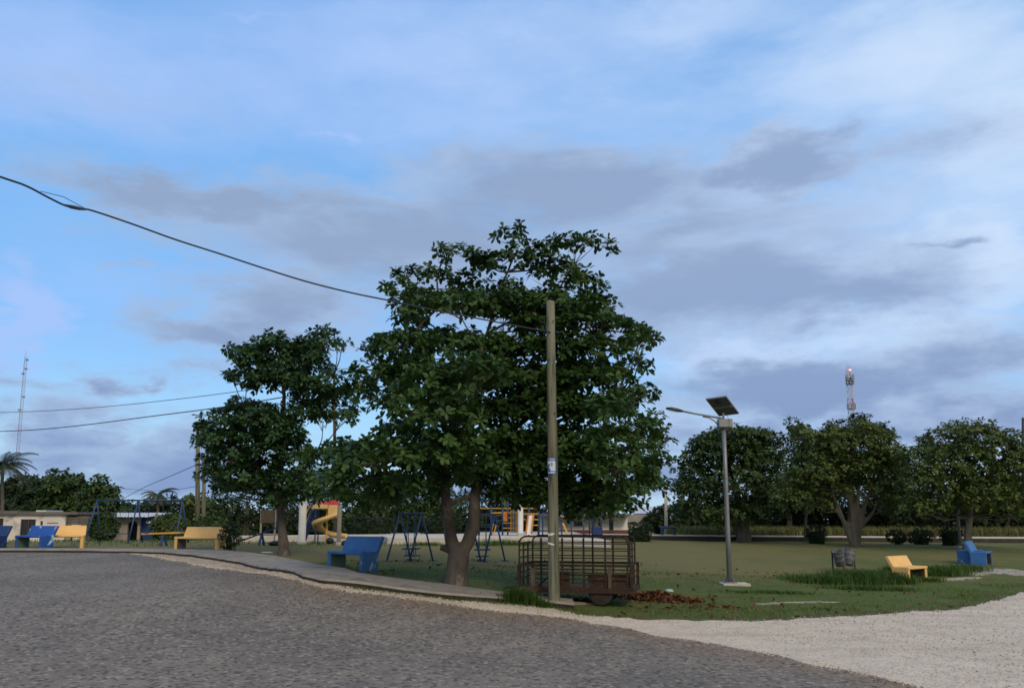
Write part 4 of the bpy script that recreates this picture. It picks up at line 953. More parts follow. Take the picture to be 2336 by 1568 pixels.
# ------------------------------------------------------------------ cane trailer
def trailer():
    Yc = 20.5; c = at(1322, 1375, Yc); yaw = R(-14)
    zg = G(c.x, Yc); org = Vector((c.x, Yc, zg))
    t = empty('cage_trailer', org, yaw, 'rusty barred cage trailer parked behind the wooden pole', 'trailer')
    L, W = 2.62, 1.45; x0, x1 = -L/2, L/2; B = .40
    lv = [(B+.19,.026),(B+.33,.026),(.90,.056),(1.07,.024),(1.24,.024),(1.40,.026)]
    TOP = 1.56
    def part(name, fn, m=rust_dark): mb = MB(); fn(mb); return mb.build(name, m, t)
    # bed
    part('bed_frame', lambda m: (m.bb(x0-.02,x1+.06,-W/2-.03,-W/2+.05,B-.12,B), m.bb(x0-.02,x1+.06,W/2-.05,W/2+.03,B-.12,B), m.bb(x0-.018,x0+.06,-W/2+.052,W/2-.052,B-.118,B-.003), m.bb(x1-.02,x1+.058,-W/2+.052,W/2-.052,B-.118,B-.003)), rust)
    for k in range(9):
        w = (W-.12)/9; y = -W/2+.06+w*(k+.5); part('floor_plank', lambda m: m.bb(x0+.06,x1-.03,y-w/2+.008,y+w/2-.008,B-.05,B-.01), wood_dark)
    for s in (-1, 1):
        y = s*W/2
        # rails with rounded upper corners
        def toprail(m):
            pts = [(x0,y,.88)]+[(x0,y,TOP-.16)]+[(x0+.16*(1-math.cos(a)), y, TOP-.16+.16*math.sin(a)) for a in (.4,.8,1.2,1.57)]
            pts += [(x1-.16*(1-math.cos(a))-.05, y, TOP-.16+.16*math.sin(a)) for a in (1.57,1.2,.8,.4)]+[(x1-.05,y,TOP-.16),(x1-.05,y,.88)]
            m.tube(pts, .021, 7)
        part('top_rail', toprail)
        for (z, th) in lv:
            part('side_rail', lambda m: m.bb(x0+.02,x1+(.05 if z < 1 else -.07),y-th/2,y+th/2,z-th/2,z+th/2))
        n = 5
        for k in range(n+1):
            x = x0+.02+(L-.1)*k/n
            part('upright', lambda m: m.bb(x-.021,x+.021,y-.018-.012*s,y+.018-.012*s,B,TOP-.03 if 0 < k < n else .9), rust if k % 3 == 2 else rust_dark)
        part('corner_post', lambda m: m.bb(x1-.02,x1+.045,y-.033+.02*s,y+.033+.02*s,B-.02,.9))
        part('corner_post', lambda m: m.bb(x0-.04,x0+.018,y-.033+.02*s,y+.033+.02*s,B-.02,.9))
    for x, nm in ((x0,'end_rail'),(x1-.05,'end_rail')):
        for z, th in lv+[(TOP-.16,.036)]:
            part(nm, lambda m: m.bb(x-th/2-.01,x+th/2-.01,-W/2+.03,W/2-.03,z-th/2+.002,z+th/2-.002))
        for k in range(1,3):
            y = -W/2+W*k/3; part('end_upright', lambda m: m.bb(x-.03,x+.002,y-.02,y+.02,B,TOP-.17))
    # roof hoops
    for k in range(5):
        x = x0+.25+k*(L-.6)/4; part('roof_bar', lambda m: m.bb(x-.015,x+.015,-W/2+.02,W/2-.02,TOP-.02,TOP+.012))
    # sheet-metal patches and braces low on the side
    part('side_plate', lambda m: m.bb(.45,x1-.03,-W/2+.026,-W/2+.034,B+.01,B+.24), rust)
    part('side_plate', lambda m: m.bb(-.36,-.12,-W/2+.026,-W/2+.034,B+.01,B+.36), rust)
    part('wide_board', lambda m: m.bb(x0+.28,x0+.38,-W/2-.034,-W/2-.02,B,.84), wood_dark)
    part('wide_board', lambda m: m.bb(x1-.52,x1-.44,-W/2-.034,-W/2-.02,B,.88), wood_dark)
    part('diagonal_brace', lambda m: m.bar((x0+.45,-W/2+.05,B+.02),(x0+.72,-W/2+.05,B+.26), .035))
    part('far_plate', lambda m: m.bb(.1,x1-.1,W/2-.04,W/2-.032,B+.01,B+.22), rust)
    # axle, wheels, drawbar
    r = .29
    part('axle', lambda m: m.tube([(.6,-W/2+.1,r-.02),(.6,W/2-.1,r-.02)], .03, 8))
    for s in (-1, 1):
        y = s*(W/2-.12)
        Mx = Matrix.Rotation(R(90), 4, 'X')
        mb = MB(); mb.lathe([(.19,-.085),(.26,-.09),(r-.012,-.07),(r,-.03),(r,.03),(r-.012,.07),(.26,.09),(.19,.085)], 22)
        mb.v = [tuple(Mx @ Vector(p) + Vector((.6,y,r-.015))) for p in mb.v]; wh = mb.build('wheel', rubber, t, smooth=True)
        mb = MB(); mb.lathe([(.185,-.05),(.17,-.092),(.06,-.10)] if s < 0 else [(.06,.08),(.17,.09),(.185,.092)], 16); mb.v = [tuple(Mx @ Vector((p[0],p[1],-p[2] if s < 0 else p[2])) + Vector((.6,y,r-.015))) for p in mb.v]; mb.build('rim', rust, wh)
        part('leaf_spring', lambda m: m.tube([(.2,y+.02,B-.10),(.4,y+.02,B-.13),(.6,y+.02,B-.14),(.8,y+.02,B-.13),(1.0,y+.02,B-.10)], .018, 6))
    part('drawbar', lambda m: (m.bar((x0+.1,-.3,B-.06),(x0-.55,0,B-.10), .06), m.bar((x0+.1,.3,B-.06),(x0-.55,0,B-.10), .06)))
    part('prop_stand', lambda m: m.bar((x0-.4,0,B-.1),(x0-.4,0,-.03), .045))
    return t
trailer()

# ------------------------------------------------------------------ playground
def A_frame(px0, px1, py_top, base_py, Y, label, name='swing_set', mids=(), seats=(), splay=.55, r=.035, m=blue_metal, yaw=0.0, seat_m=blue_metal, sx=0.0):
    b = at((px0+px1)/2, base_py, Y); zg = G(b.x, Y); org = Vector((b.x, Y, zg))
    t = empty(name, org, yaw, label, 'swing')
    p0, p1 = at(px0, py_top, Y)-org, at(px1, py_top, Y)-org; z = (p0.z+p1.z)/2; x0, x1 = p0.x, p1.x
    mb = MB(); mb.tube([(x0-.05,0,z),(x1+.05,0,z)], r*1.1, 10); mb.build('top_bar', m, t, smooth=True)
    for x in (x0, x1, *[x0+(x1-x0)*k for k in mids]):
        for s in (-1, 1):
            mb = MB(); zz = G(org.x+x, Y+s*splay)-zg
            o_ = s*sx if sx else (-.10 if x == x0 else (.10 if x == x1 else 0))
            mb.tube([(x,0,z),(x+o_,s*splay,zz-.05)], r, 8); lg = mb.build('leg', m, t, smooth=True)
            mb = MB(); mb.box((x+o_,s*splay,zz+.02), (.28,.12,.025)); mb.build('foot_plate', m, lg)
    for k in seats:
        x = x0+(x1-x0)*k; sz = .45
        for s in (-1, 1):
            mb = MB(); mb.tube([(x+s*.2,0,z),(x+s*.2,0,sz)], .012, 5); mb.build('chain', dark_metal, t)
        mb = MB(); mb.bb(x-.25,x+.25,-.1,.1,sz-.02,sz+.02); mb.build('seat', seat_m, t)
    return t
A_frame(222, 416, 1140, 1239, 40, 'large blue swing frame behind the yellow and blue benches on the left', mids=(.48,), seats=(.17,.33,.66,.83), splay=.8, r=.035)
sw = A_frame(912, 962, 1170, 1276, 28.3, 'small blue glider swing frame left of the forked trunk', splay=.35, r=.03, seats=(), sx=.37)
def glider(t, x0, x1, z):
    mb = MB(); mb.bb(x0,x1,-.22,.22,.16,.20); mb.build('footboard', blue_metal, t)
    for s in (-1, 1):
        mb = MB(); mb.bb(x0-.05,x1+.05,s*.32-.1,s*.32+.1,.38,.42); mb.build('seat', blue_metal, t)
        mb = MB(); mb.tube([(x0+.1,s*.3,.2),(x0+.1,s*.1,z)], .014, 5); mb.build('hanger', blue_metal, t)
        mb = MB(); mb.tube([(x1-.1,s*.3,.2),(x1-.1,s*.1,z)], .014, 5); mb.build('hanger', blue_metal, t)
glider(sw, -.22, .22, 1.5)
sw2 = A_frame(1072, 1128, 1172, 1270, 29.2, 'small blue glider swing frame right of the forked trunk', splay=.35, r=.03, sx=.37)
glider(sw2, -.22, .22, 1.5)
# seesaws
def seesaw(px, py, Y, tilt, L, label, m, m2):
    b = at(px, py, Y); org = Vector((b.x, Y, G(b.x, Y))); t = empty('seesaw', org, 0, label, 'seesaw', 'seesaws by the pavement')
    d = Vector((math.cos(tilt), .15, math.sin(tilt))).normalized(); c = Vector((0,0,.55))
    mb = MB(); mb.bar(c-d*L/2, c+d*L/2, .2, .06); mb.build('beam', m, t)
    for s in (-1, 1):
        mb = MB(); mb.bar((s*.05,.25*s,-.05),(0,0,.55), .07); mb.build('support_leg', m2, t)
        p = c+d*s*(L/2-.45); mb = MB(); mb.tube([p, p+Vector((0,0,.26))], .018, 6); h = mb.build('handle', m2, t)
        mb = MB(); mb.tube([p+Vector((0,-.16,.26)), p+Vector((0,.16,.26))], .018, 6); mb.build('grip', m2, h)
        mb = MB(); mb.box(c+d*s*(L/2-.15)+Vector((0,0,.05)), (.3,.24,.05)); mb.build('seat', m2, t)
    return t
seesaw(596, 1247, 37, R(21), 2.0, 'tilted blue seesaw left of the slender almond trunk', blue_metal, blue_metal)
seesaw(372, 1246, 36.5, R(2), 1.8, 'level yellow seesaw left of the long yellow bench', yellow_metal, blue_metal)

# spiral slide
def slide():
    Y = 40.3; b = at(738, 1237, Y); org = Vector((b.x, Y, G(b.x, Y)))
    t = empty('spiral_slide', org, 0, 'yellow spiral slide with blue ladder and red top beside the white column', 'slide')
    # chute: helix from the right, round the front to the left, under and out to the right
    def sect(p, rad, tan):
        up = Vector((0,0,1)); w, h, th = .25, .2, .025
        pr = [(-w,h),(-w+th,h),(-w*.75+th,.05),(0,.02),(w*.75-th,.05),(w-th,h),(w,h),(w*.8,0),(0,-.03),(-w*.8,0)]
        return [p+rad*a+up*c for a, c in pr]
    mb = MB(); N = 44; n = 10; c0 = Vector((.12,0,0)); Rr = .46
    for i in range(N+1):
        f = i/N
        if f < .86:
            a = R(10)-R(300)*f/.86; rad = Vector((math.cos(a), math.sin(a), 0)); p = c0+rad*Rr+Vector((0,0,1.42-1.12*f/.86)); tan = None
        else:
            g_ = (f-.86)/.14; a = R(-290); rad0 = Vector((math.cos(a), math.sin(a), 0)); tan0 = Vector((math.sin(a), -math.cos(a), 0))
            p = c0+rad0*Rr+Vector((0,0,.30-.06*g_))+Vector((.75*g_,-.25*g_,0)); rad = rad0.lerp(Vector((0,1,0)), g_).normalized()
        mb.v += [tuple(q) for q in sect(p, rad, None)]
    for i in range(N):
        for k in range(n): k2 = (k+1)%n; mb.f.append((i*n+k, i*n+k2, (i+1)*n+k2, (i+1)*n+k))
    mb.f += [tuple(range(n))[::-1], tuple(N*n+k for k in range(n))]
    mb.build('spiral_chute', slide_plastic, t, smooth=True)
    mb = MB(); mb.bb(.22,.70,-.30,-.25,1.18,1.80); mb.build('chute_entry_panel', slide_plastic, t, bevel=.015)
    mb = MB(); mb.bb(.22,.70,.25,.30,1.18,1.80); mb.build('chute_entry_panel', slide_plastic, t, bevel=.015)
    mb = MB(); mb.bb(-.55,.22,-.34,.34,1.62,1.70); mb.build('platform', slide_plastic, t)
    mb = MB(); mb.bb(-.45,.22,-.36,-.345,1.64,1.82); mb.build('side_guard', slide_plastic, t)
    mb = MB(); mb.tube([(.12,0,-.05),(.12,0,1.65)], .05, 10); mb.build('centre_post', yellow_metal, t)
    for s in (-1, 1):
        mb = MB(); mb.bar((-.52,s*.3,1.66),(-1.0,s*.3,-.05), .10, .05); mb.build('ladder_stringer', navy_paint, t)
        mb = MB(); mb.tube([(-.5,s*.33,1.86),(-.72,s*.33,1.6),(-.95,s*.33,.95)], .022, 6); mb.build('handrail', yellow_metal, t)
        mb = MB(); mb.tube([(-.35,s*.3,-.05),(-.35,s*.3,1.62)], .03, 7); mb.build('platform_leg', navy_paint, t)
    for k in range(6):
        f = (k+.5)/6; mb = MB(); mb.bar((-.98+.46*f,-.3,.05+1.55*f),(-.98+.46*f,.3,.05+1.55*f), .05); mb.build('ladder_rung', navy_paint, t)
    mb = MB(); mb.bb(-.33,-.20,-.3,.3,1.72,2.02); mb.build('red_side_post', orange_metal, t)
    mb = MB()
    pts = [(.0,1.82),(.02,1.95),(.12,2.02),(.30,2.03),(.46,2.0),(.58,2.06),(.66,2.0),(.68,1.82)]
    for y in (-.26,.26): mb.v += [(x, y, z) for x, z in pts]
    k = len(pts); mb.f += [tuple(range(k))[::-1], tuple(range(k,2*k))]+[(i, i+1, k+i+1, k+i) for i in range(k-1)]
    mb.build('red_hood', red_plastic, t)
slide()
# columns and posts round the playground
def column(px, py, top_py, Y, r, label, m, name='white_column', jag=.0, cap=False, on=0.0):
    b = at(px, py, Y); org = Vector((b.x, Y, G(b.x, Y)+on)); t = empty(name, org, 0, label, 'column', 'posts round the playground')
    h = (at(px, top_py, Y)-org).z
    mb = MB(); n = 14; mb.tube([(0,0,-.1),(0,0,h*.5),(0,0,h)], [r,r,r], n)
    if jag:
        for k in range(n): x, y, z = mb.v[2*n+k]; mb.v[2*n+k] = (x, y, z+random.uniform(-jag, jag*.3))
    mb.build('shaft', m, t, smooth=False)
    mb = MB(); mb.lathe([(r*1.35,-.05),(r*1.3,.10),(r*1.02,.13)], 14); mb.build('footing', concrete_pale, t)
    if cap: mb = MB(); mb.box((-.1,0,h+.06), (.75,.45,.10)); mb.build('capital', white_paint, t)
column(688, 1237, 1131, 39.6, .175, 'thick white column with broken top left of the slide', white_paint, jag=.12)
column(1187, 1221, 1146, 44, .14, 'white column with flat cap in front of the climbing frame', white_paint, cap=True, on=.3)
column(772, 1246, 1152, 37.6, .10, 'grey wooden post right of the slide', mat('grey_post', (.25,.24,.21), (.18,.17,.15), 4, .9, stretch=(1,1,.2)), name='wooden_post')
# climbing frame
def climber():
    Y = 45.5; b = at(1150, 1221, Y); org = Vector((b.x, Y, G(b.x, Y)+.3)); X = lambda px: at(px, 1221, Y).x-org.x
    t = empty('climbing_frame', org, 0, 'blue and yellow climbing frame behind the forked trunk', 'climbing frame')
    for px in (1092,1120,1146,1158,1182,1206,1228):
        for y in (-.5,.5):
            mb = MB(); mb.tube([(X(px),y,-.05),(X(px),y,1.75)], .04, 8); mb.build('upright', blue_metal, t, smooth=True)
    for (a, b_, z, y, m) in ((1120,1146,.75,-.5,blue_metal),(1120,1146,1.15,-.5,yellow_metal),(1146,1182,.35,-.5,yellow_metal),(1146,1182,.62,-.5,yellow_metal),(1146,1182,.9,-.5,yellow_metal),(1146,1182,1.15,-.5,yellow_metal),(1182,1228,.8,-.5,yellow_metal),(1182,1228,1.1,-.5,yellow_metal),(1206,1228,.5,-.5,yellow_metal),(1092,1228,1.4,.5,yellow_metal),(1092,1228,.5,.5,blue_metal)):
        mb = MB(); mb.tube([(X(a),y,z),(X(b_),y,z)], .032, 7); mb.build('rail', m, t, smooth=True)
    mb = MB(); mb.bb(X(1148),X(1157),-.56,-.53,.72,1.22); mb.build('orange_panel', orange_metal, t)
    for k in range(6):
        px = 1165+k*3; mb = MB(); mb.tube([(X(px),-.54,.1),(X(px),-.54,1.3)], .02, 6); mb.build('bar', yellow_metal if k % 2 == 0 else galv, t)
    mb = MB(); mb.tube([(X(1118),-.55,-.05),(X(1126),-.55,.6)], .035, 6); mb.build('ladder_side', yellow_metal, t)
    mb = MB(); mb.tube([(X(1125),-.55,-.05),(X(1133),-.55,.6)], .035, 6); mb.build('ladder_side', yellow_metal, t)
    pts = [(X(1160)+ (X(1210)-X(1160))*k/8, -.5, .55+.42*math.sin(math.pi*k/8)) for k in range(9)]
    mb = MB(); mb.tube(pts, .035, 6); mb.build('arched_climber', mat('dark_arch', (.06,.04,.03)), t)
    mb = MB(); mb.bb(X(1092),X(1228),-.5,.5,1.0,1.05); mb.build('deck', wood_dark, t)
    mb = MB(); mb.hexa([Vector(p) for p in ((X(1200),-1.3,.02),(X(1211),-1.3,.02),(X(1211),-1.26,.06),(X(1200),-1.26,.06),(X(1206),-.55,1.0),(X(1217),-.55,1.0),(X(1217),-.5,1.04),(X(1206),-.5,1.04))]); sl_ = mb.build('short_slide', white_paint, t)
    for px0, px1 in ((1198.5,1204.5),(1211,1217)):
        mb = MB(); mb.bar((X(px0),-1.32,.1),(X(px1),-.55,1.1), .05, .14); mb.build('slide_side', orange_metal, sl_)
climber()
def monkey_bars():
    Y = 43.5; b = at(1325, 1221, Y); org = Vector((b.x, Y, G(b.x, Y)+.3)); X = lambda px: at(px, 1221, Y).x-org.x
    t = empty('monkey_bars', org, 0, 'blue overhead bar frame with yellow bars behind the cage trailer', 'climbing frame')
    for px in (1238,1280,1302,1330,1345,1352,1372):
        mb = MB(); mb.tube([(X(px),random.choice((-.4,.4)),-.05),(X(px),0,1.2)], .035, 7); mb.build('post', blue_metal, t, smooth=True)
    for y in (-.4,.4): mb = MB(); mb.tube([(X(1238),y,1.2),(X(1372),y,1.2)], .045, 8); mb.build('beam', blue_metal, t, smooth=True)
    for k in range(9):
        px = 1244+k*15; mb = MB(); mb.tube([(X(px),-.4,1.16),(X(px),.4,1.16)], .025, 6); mb.build('rung', yellow_metal, t)
    for px in (1285,1310,1340): mb = MB(); mb.tube([(X(px-8),-.42,1.08),(X(px),-.44,1.0),(X(px+10),-.42,1.02)], .03, 6); mb.build('handle_bar', yellow_metal, t)
    mb = MB(); mb.bar((X(1282),-.6,.7),(X(1296),-.6,.02), .12, .08); mb.build('yellow_ramp', yellow_metal, t)
    mb = MB(); mb.bb(X(1352),X(1372),-.5,.4,0,.5); mb.build('blue_panel', navy_paint, t)
monkey_bars()
b = hit(632, 1246); mb = MB()
# rubbish bag by the slender almond, a board sign, a blue drum
def blob(mb, c, r, n=7, m_=10, seed=0):
    b0 = len(mb.v)
    for i in range(n+1):
        th = math.pi*i/n
        for k in range(m_):
            a = 2*math.pi*k/m_; d = Vector((math.sin(th)*math.cos(a), math.sin(th)*math.sin(a), math.cos(th)))
            f = 1+.22*mnoise.noise(d*2.3+Vector((seed,0,0)))
            mb.v.append((c[0]+d.x*r[0]*f, c[1]+d.y*r[1]*f, c[2]+d.z*r[2]*f))
    for i in range(n):
        for k in range(m_): k2 = (k+1)%m_; mb.f.append((b0+i*m_+k, b0+(i+1)*m_+k, b0+(i+1)*m_+k2, b0+i*m_+k2))
def bag(px, py, r, label, m, seed, grp, cat='bag', name='rubbish_bag'):
    p = hit(px, py); mb = MB(); blob(mb, (0,0,r[2]*.8), r, seed=seed); t = mb.build(name, m, None, smooth=True); t.location = (p.x, p.y, G(p.x, p.y)); tag(t, label, cat, grp)
black_plastic = mat('black_plastic', (.012,.012,.014), (.02,.02,.022), 4, .35, .01, 12)
bag(628, 1244, (.30,.2,.13), 'black rubbish bag on the lawn left of the slender almond trunk', black_plastic, 1, 'rubbish bags')
bag(752, 1239, (.2,.2,.16), 'black rubbish bag under the spiral slide', black_plastic, 2, 'rubbish bags')
bag(786, 1243, (.16,.16,.12), 'small brown litter bag at the foot of the grey post', rust, 3, 'rubbish bags')
bd_ = at(609, 1235, 43); org = Vector((bd_.x, 43, G(bd_.x, 43))); t = empty('board_sign', org, 0, 'brown wooden notice board on two posts behind the seesaw', 'sign')
for k in range(4):
    mb = MB(); mb.bb(-.36,.36,-.03,.0,.95+k*.16,.95+k*.16+.15); mb.build('board', wood_dark, t)
for s in (-1, 1): mb = MB(); mb.bb(s*.36-.04,s*.36+.04,.003,.08,-.1,1.6); mb.build('post', mat('grey_post', (.25,.24,.21)), t)
mb = MB(); mb.bb(-.55,.75,.0,.05,.35,.41); mb.build('cross_rail', mat('grey_post', (.25,.24,.21)), t)

# ------------------------------------------------------------------ two drums in the long grass
db = hit(1926, 1302)
def drums():
    org = Vector((db.x, db.y, G(db.x, db.y))); t = empty('drum_stand', org, 0, 'two dented grey metal drums tilted on a stand in the long grass', 'bin')
    dm = mat('drum_steel', (.13,.135,.145), (.07,.072,.08), 5, .6, .004, 20, metal=.2, c3=(.05,.035,.028), s3=3, t3=.6)
    for (x, y, tx, ty, s) in ((-.15,-.1,R(14),R(-17),.84),(.16,.05,R(-10),R(15),.86)):
        mb = MB(); r, h = .215*s, .66*s
        mb.lathe([(r*.9,0),(r,.03),(r,h*.33),(r*1.04,h*.35),(r,h*.37),(r,h*.66),(r*1.04,h*.68),(r,h*.7),(r,h-.02),(r*1.05,h),(r*.95,h),(r*.93,h*.2)], 18)
        Mr = Matrix.Rotation(tx,4,'X') @ Matrix.Rotation(ty,4,'Y'); mb.v = [tuple(Mr @ Vector(p)+Vector((x,y,.22))) for p in mb.v]
        d = mb.build('drum', dm, t, smooth=True)
        mb = MB(); mb.lathe([(r*.9,h*.25),(r*.85,h*.26)], 16); mb.v = [tuple(Mr @ Vector(p)+Vector((x,y,.22))) for p in mb.v]; mb.build('contents', black_plastic, d)
    for x in (-.38, 0, .40): mb = MB(); mb.bar((x,.08,-.1),(x,.08,.75), .045); mb.build('stand_post', dark_metal, t)
    mb = MB(); mb.bar((-.4,.08,.52),(.42,.08,.52), .035); mb.build('stand_rail', dark_metal, t)
drums()

# ------------------------------------------------------------------ houses
def wall_openings(mb, x0, x1, z0, z1, y, th, holes):
    xs = sorted({x0, x1, *[h[0] for h in holes], *[h[1] for h in holes]}); zs = sorted({z0, z1, *[h[2] for h in holes], *[h[3] for h in holes]})
    for a, b in zip(xs[:-1], xs[1:]):
        for c, d in zip(zs[:-1], zs[1:]):
            if not any(h[0] <= a+1e-6 and b <= h[1]+1e-6 and h[2] <= c+1e-6 and d <= h[3]+1e-6 for h in holes): mb.bb(a, b, y, y+th, c, d)
def window(t, x0, x1, z0, z1, y, frame, name='window', bars=2):
    mb = MB(); mb.bb(x0, x1, y+.10, y+.13, z0, z1); w = mb.build(name, glass_dark, t)
    for k in range(bars+1):
        x = x0+(x1-x0)*k/bars; x = min(max(x, x0+.03), x1-.03); mb = MB(); mb.bb(x-.03,x+.03,y+.05,y+.098,z0,z1); mb.build('frame_bar', frame, w)
    mb = MB(); mb.bb(x0-.05,x1+.05,y-.05,y+.04,z0-.08,z0-.003); mb.build('sill', frame, w)
plaster = mat('stained_white_plaster', (.64,.60,.55), (.54,.50,.45), .6, .9, .004, 10, c3=(.24,.22,.20), s3=.55, t3=.60, w3=.08)
grey_render = mat('grey_render', (.30,.275,.245), (.22,.20,.18), .7, .9, .004, 10, c3=(.15,.14,.125), s3=.6, t3=.6, w3=.06)
roof_conc = mat('stained_roof_slab', (.14,.13,.12), (.09,.085,.08), .9, .9, .004, 10)
zinc = mat('weathered_zinc', (.58,.60,.62), (.48,.50,.52), .7, .5, metal=.3, c3=(.30,.27,.25), s3=.5, t3=.64, w3=.06)
brown_wood = mat('louvre_wood', (.17,.15,.135), (.11,.10,.09), 2, .9, rand=.5)
def corrugated(mb, x0, x1, y0, z0, y1, z1, pitch=.25, amp=.03):
    n = int((x1-x0)/pitch*2); b = len(mb.v)
    for i in range(n+1):
        x = x0+(x1-x0)*i/n; d = amp if i % 2 else -amp
        mb.v += [(x, y0, z0+d), (x, y1, z1+d)]
    mb.f += [(b+2*i, b+2*i+2, b+2*i+3, b+2*i+1) for i in range(n)]
def white_house():
    Y = 63; zg = .1; X = lambda px: (px-PW/2)/F*Y; Zp = lambda py: 2+(HORIZON-py)*Y/F - zg
    t = empty('white_house', (0,Y,zg), 0, 'low stained white house with dark openings behind the left benches', 'house')
    holes = [(X(-60),X(-20),Zp(1216),Zp(1181)),(X(2),X(21),Zp(1206),Zp(1181)),(X(60),X(94),Zp(1220),Zp(1183)),(X(104),X(110),Zp(1197),Zp(1187))]
    mb = MB(); wall_openings(mb, X(-110), X(163), -.4, Zp(1172), 0, .18, holes); mb.build('wall', plaster, t)
    mb = MB(); mb.bb(X(-110),X(163),.19,6.0,-.4,Zp(1172)-.02); mb.build('rooms', grey_render, t)
    for h in holes[:3]: window(t, *h, 0.0, wood_dark)
    mb = MB(); mb.bb(holes[3][0],holes[3][1],.1,.13,holes[3][2],holes[3][3]); mb.build('vent', dark_metal, t)
    mb = MB(); mb.bb(X(-112),X(58),-.28,6.1,Zp(1172),Zp(1164)); mb.build('roof_slab', roof_conc, t)
    mb = MB(); mb.bb(X(58)+.002,X(190),-.22,6.1,Zp(1173),Zp(1166.5)); mb.build('roof_slab', roof_conc, t)
    mb = MB(); mb.bb(X(96),X(118),-.2,2.2,Zp(1166.5)+.003,Zp(1163)); mb.build('zinc_sheet', zinc, t)
    mb = MB(); mb.bb(X(120),X(145),-.02,-.005,Zp(1192.5),Zp(1190.5)); mb.build('lintel_strip', brown_wood, t)
    # boarded bay on the right
    for k in range(8):
        z = Zp(1222)+k*(Zp(1178)-Zp(1222))/8; mb = MB(); mb.bb(X(163)+.01,X(212),.02+.02*(k%2),.06+.02*(k%2),z,z+.16); mb.build('plank', brown_wood, t)
    for px in (163.5,188,211): mb = MB(); mb.bb(X(px)-.06,X(px)+.06,-.03,.012,-.4,Zp(1176)); mb.build('bay_post', brown_wood, t)
    mb = MB(); mb.bb(X(163)+.005,X(212),.2,4,-.4,Zp(1176)); mb.build('bay_room', roof_conc, t)
white_house()
def grey_house():
    Y = 68; zg = .1; X = lambda px: (px-PW/2)/F*Y; Zp = lambda py: 2+(HORIZON-py)*Y/F - zg
    t = empty('grey_house', (0,Y,zg), 0, 'second low house with pale zinc roof and round arch behind the large swing', 'house')
    ax, ar, zb = X(313), X(324)-X(313), -.4; zt = Zp(1187)
    holes = [(X(278),X(286),Zp(1199),Zp(1190)), (ax-ar, ax+ar, -.4, zt)]
    mb = MB(); wall_openings(mb, X(214), X(330), -.4, Zp(1178), 0, .18, holes)
    n = 10      # arch spandrels
    zc = zt-ar*.75
    for i in range(n):
        a0, a1 = math.pi*i/n, math.pi*(i+1)/n
        p0 = (ax+ar*math.cos(a0), zc+ar*.75*math.sin(a0)); p1 = (ax+ar*math.cos(a1), zc+ar*.75*math.sin(a1))
        mb.hexa([Vector((p1[0],.002,p1[1])),Vector((p0[0],.002,p0[1])),Vector((p0[0],.178,p0[1])),Vector((p1[0],.178,p1[1])),Vector((p1[0],.002,zt)),Vector((p0[0],.002,zt)),Vector((p0[0],.178,zt)),Vector((p1[0],.178,zt))])
    mb.build('wall', grey_render, t)
    window(t, *holes[0], 0.0, wood_dark, bars=1)
    mb = MB(); mb.bb(X(214),X(330),2.2,6,-.4,Zp(1178)-.02); mb.build('rooms', roof_conc, t)
    mb = MB(); mb.bb(ax-ar*.6,ax+ar*.6,2.12,2.18,-.3,Zp(1194)); mb.build('door', wood_dark, t)
    mb = MB(); corrugated(mb, X(195), X(352), -.9, Zp(1178), 4.5, Zp(1168)); mb.build('zinc_roof', zinc, t)
    mb = MB(); mb.bb(X(331),X(357),.3,3,-.4,Zp(1181)); mb.build('side_shed', navy_paint, t)
    mb = MB(); mb.bb(X(340),X(357),.24,.295,Zp(1192),Zp(1188)); mb.build('pale_sign', white_paint, t)
    # yard wall piers
    for px, h in ((273,1.5),(262,1.2)): mb = MB(); mb.bb(X(px)-.25,X(px)+.25,-6.2,-5.9,-.2,h); mb.build('yard_pier', plaster if px == 273 else grey_render, t)
grey_house()
def hall():
    Y = 66; zg = .75; X = lambda px: (px-PW/2)/F*Y; Zp = lambda py: 2+(HORIZON-py)*Y/F - zg
    t = empty('pale_hall', (0,Y,zg), 0, 'long pale building with red-brown base behind the overhead bar frame', 'building')
    z1 = Zp(1176)
    holes = [(X(1308),X(1326),Zp(1196),Zp(1181)),(X(1386),X(1396),Zp(1210),Zp(1184)),(X(1352),X(1366),Zp(1196),Zp(1181))]
    mb = MB(); wall_openings(mb, X(1230), X(1428), .42, z1, 0, .2, holes); mb.build('wall', white_paint, t)
    for h in holes: window(t, *h, 0.0, navy_paint)
    mb = MB(); mb.bb(X(1230),X(1428),-.03,.2,-.2,.417); mb.build('painted_base', mat('red_brown_paint', (.17,.06,.045), (.13,.045,.035), 2, .8), t)
    mb = MB(); mb.bb(X(1229),X(1429),-1.3,6,z1+.003,z1+.16); mb.build('flat_roof', roof_conc, t)
    mb = MB(); mb.bb(X(1262),X(1345),-1.36,-1.303,z1-.02,z1+.18); mb.build('blue_fascia', blue_metal, t)
    mb = MB(); mb.bb(X(1430),X(1478),.5,5,-.2,Zp(1172)); mb.build('grey_annexe', grey_render, t)
hall()
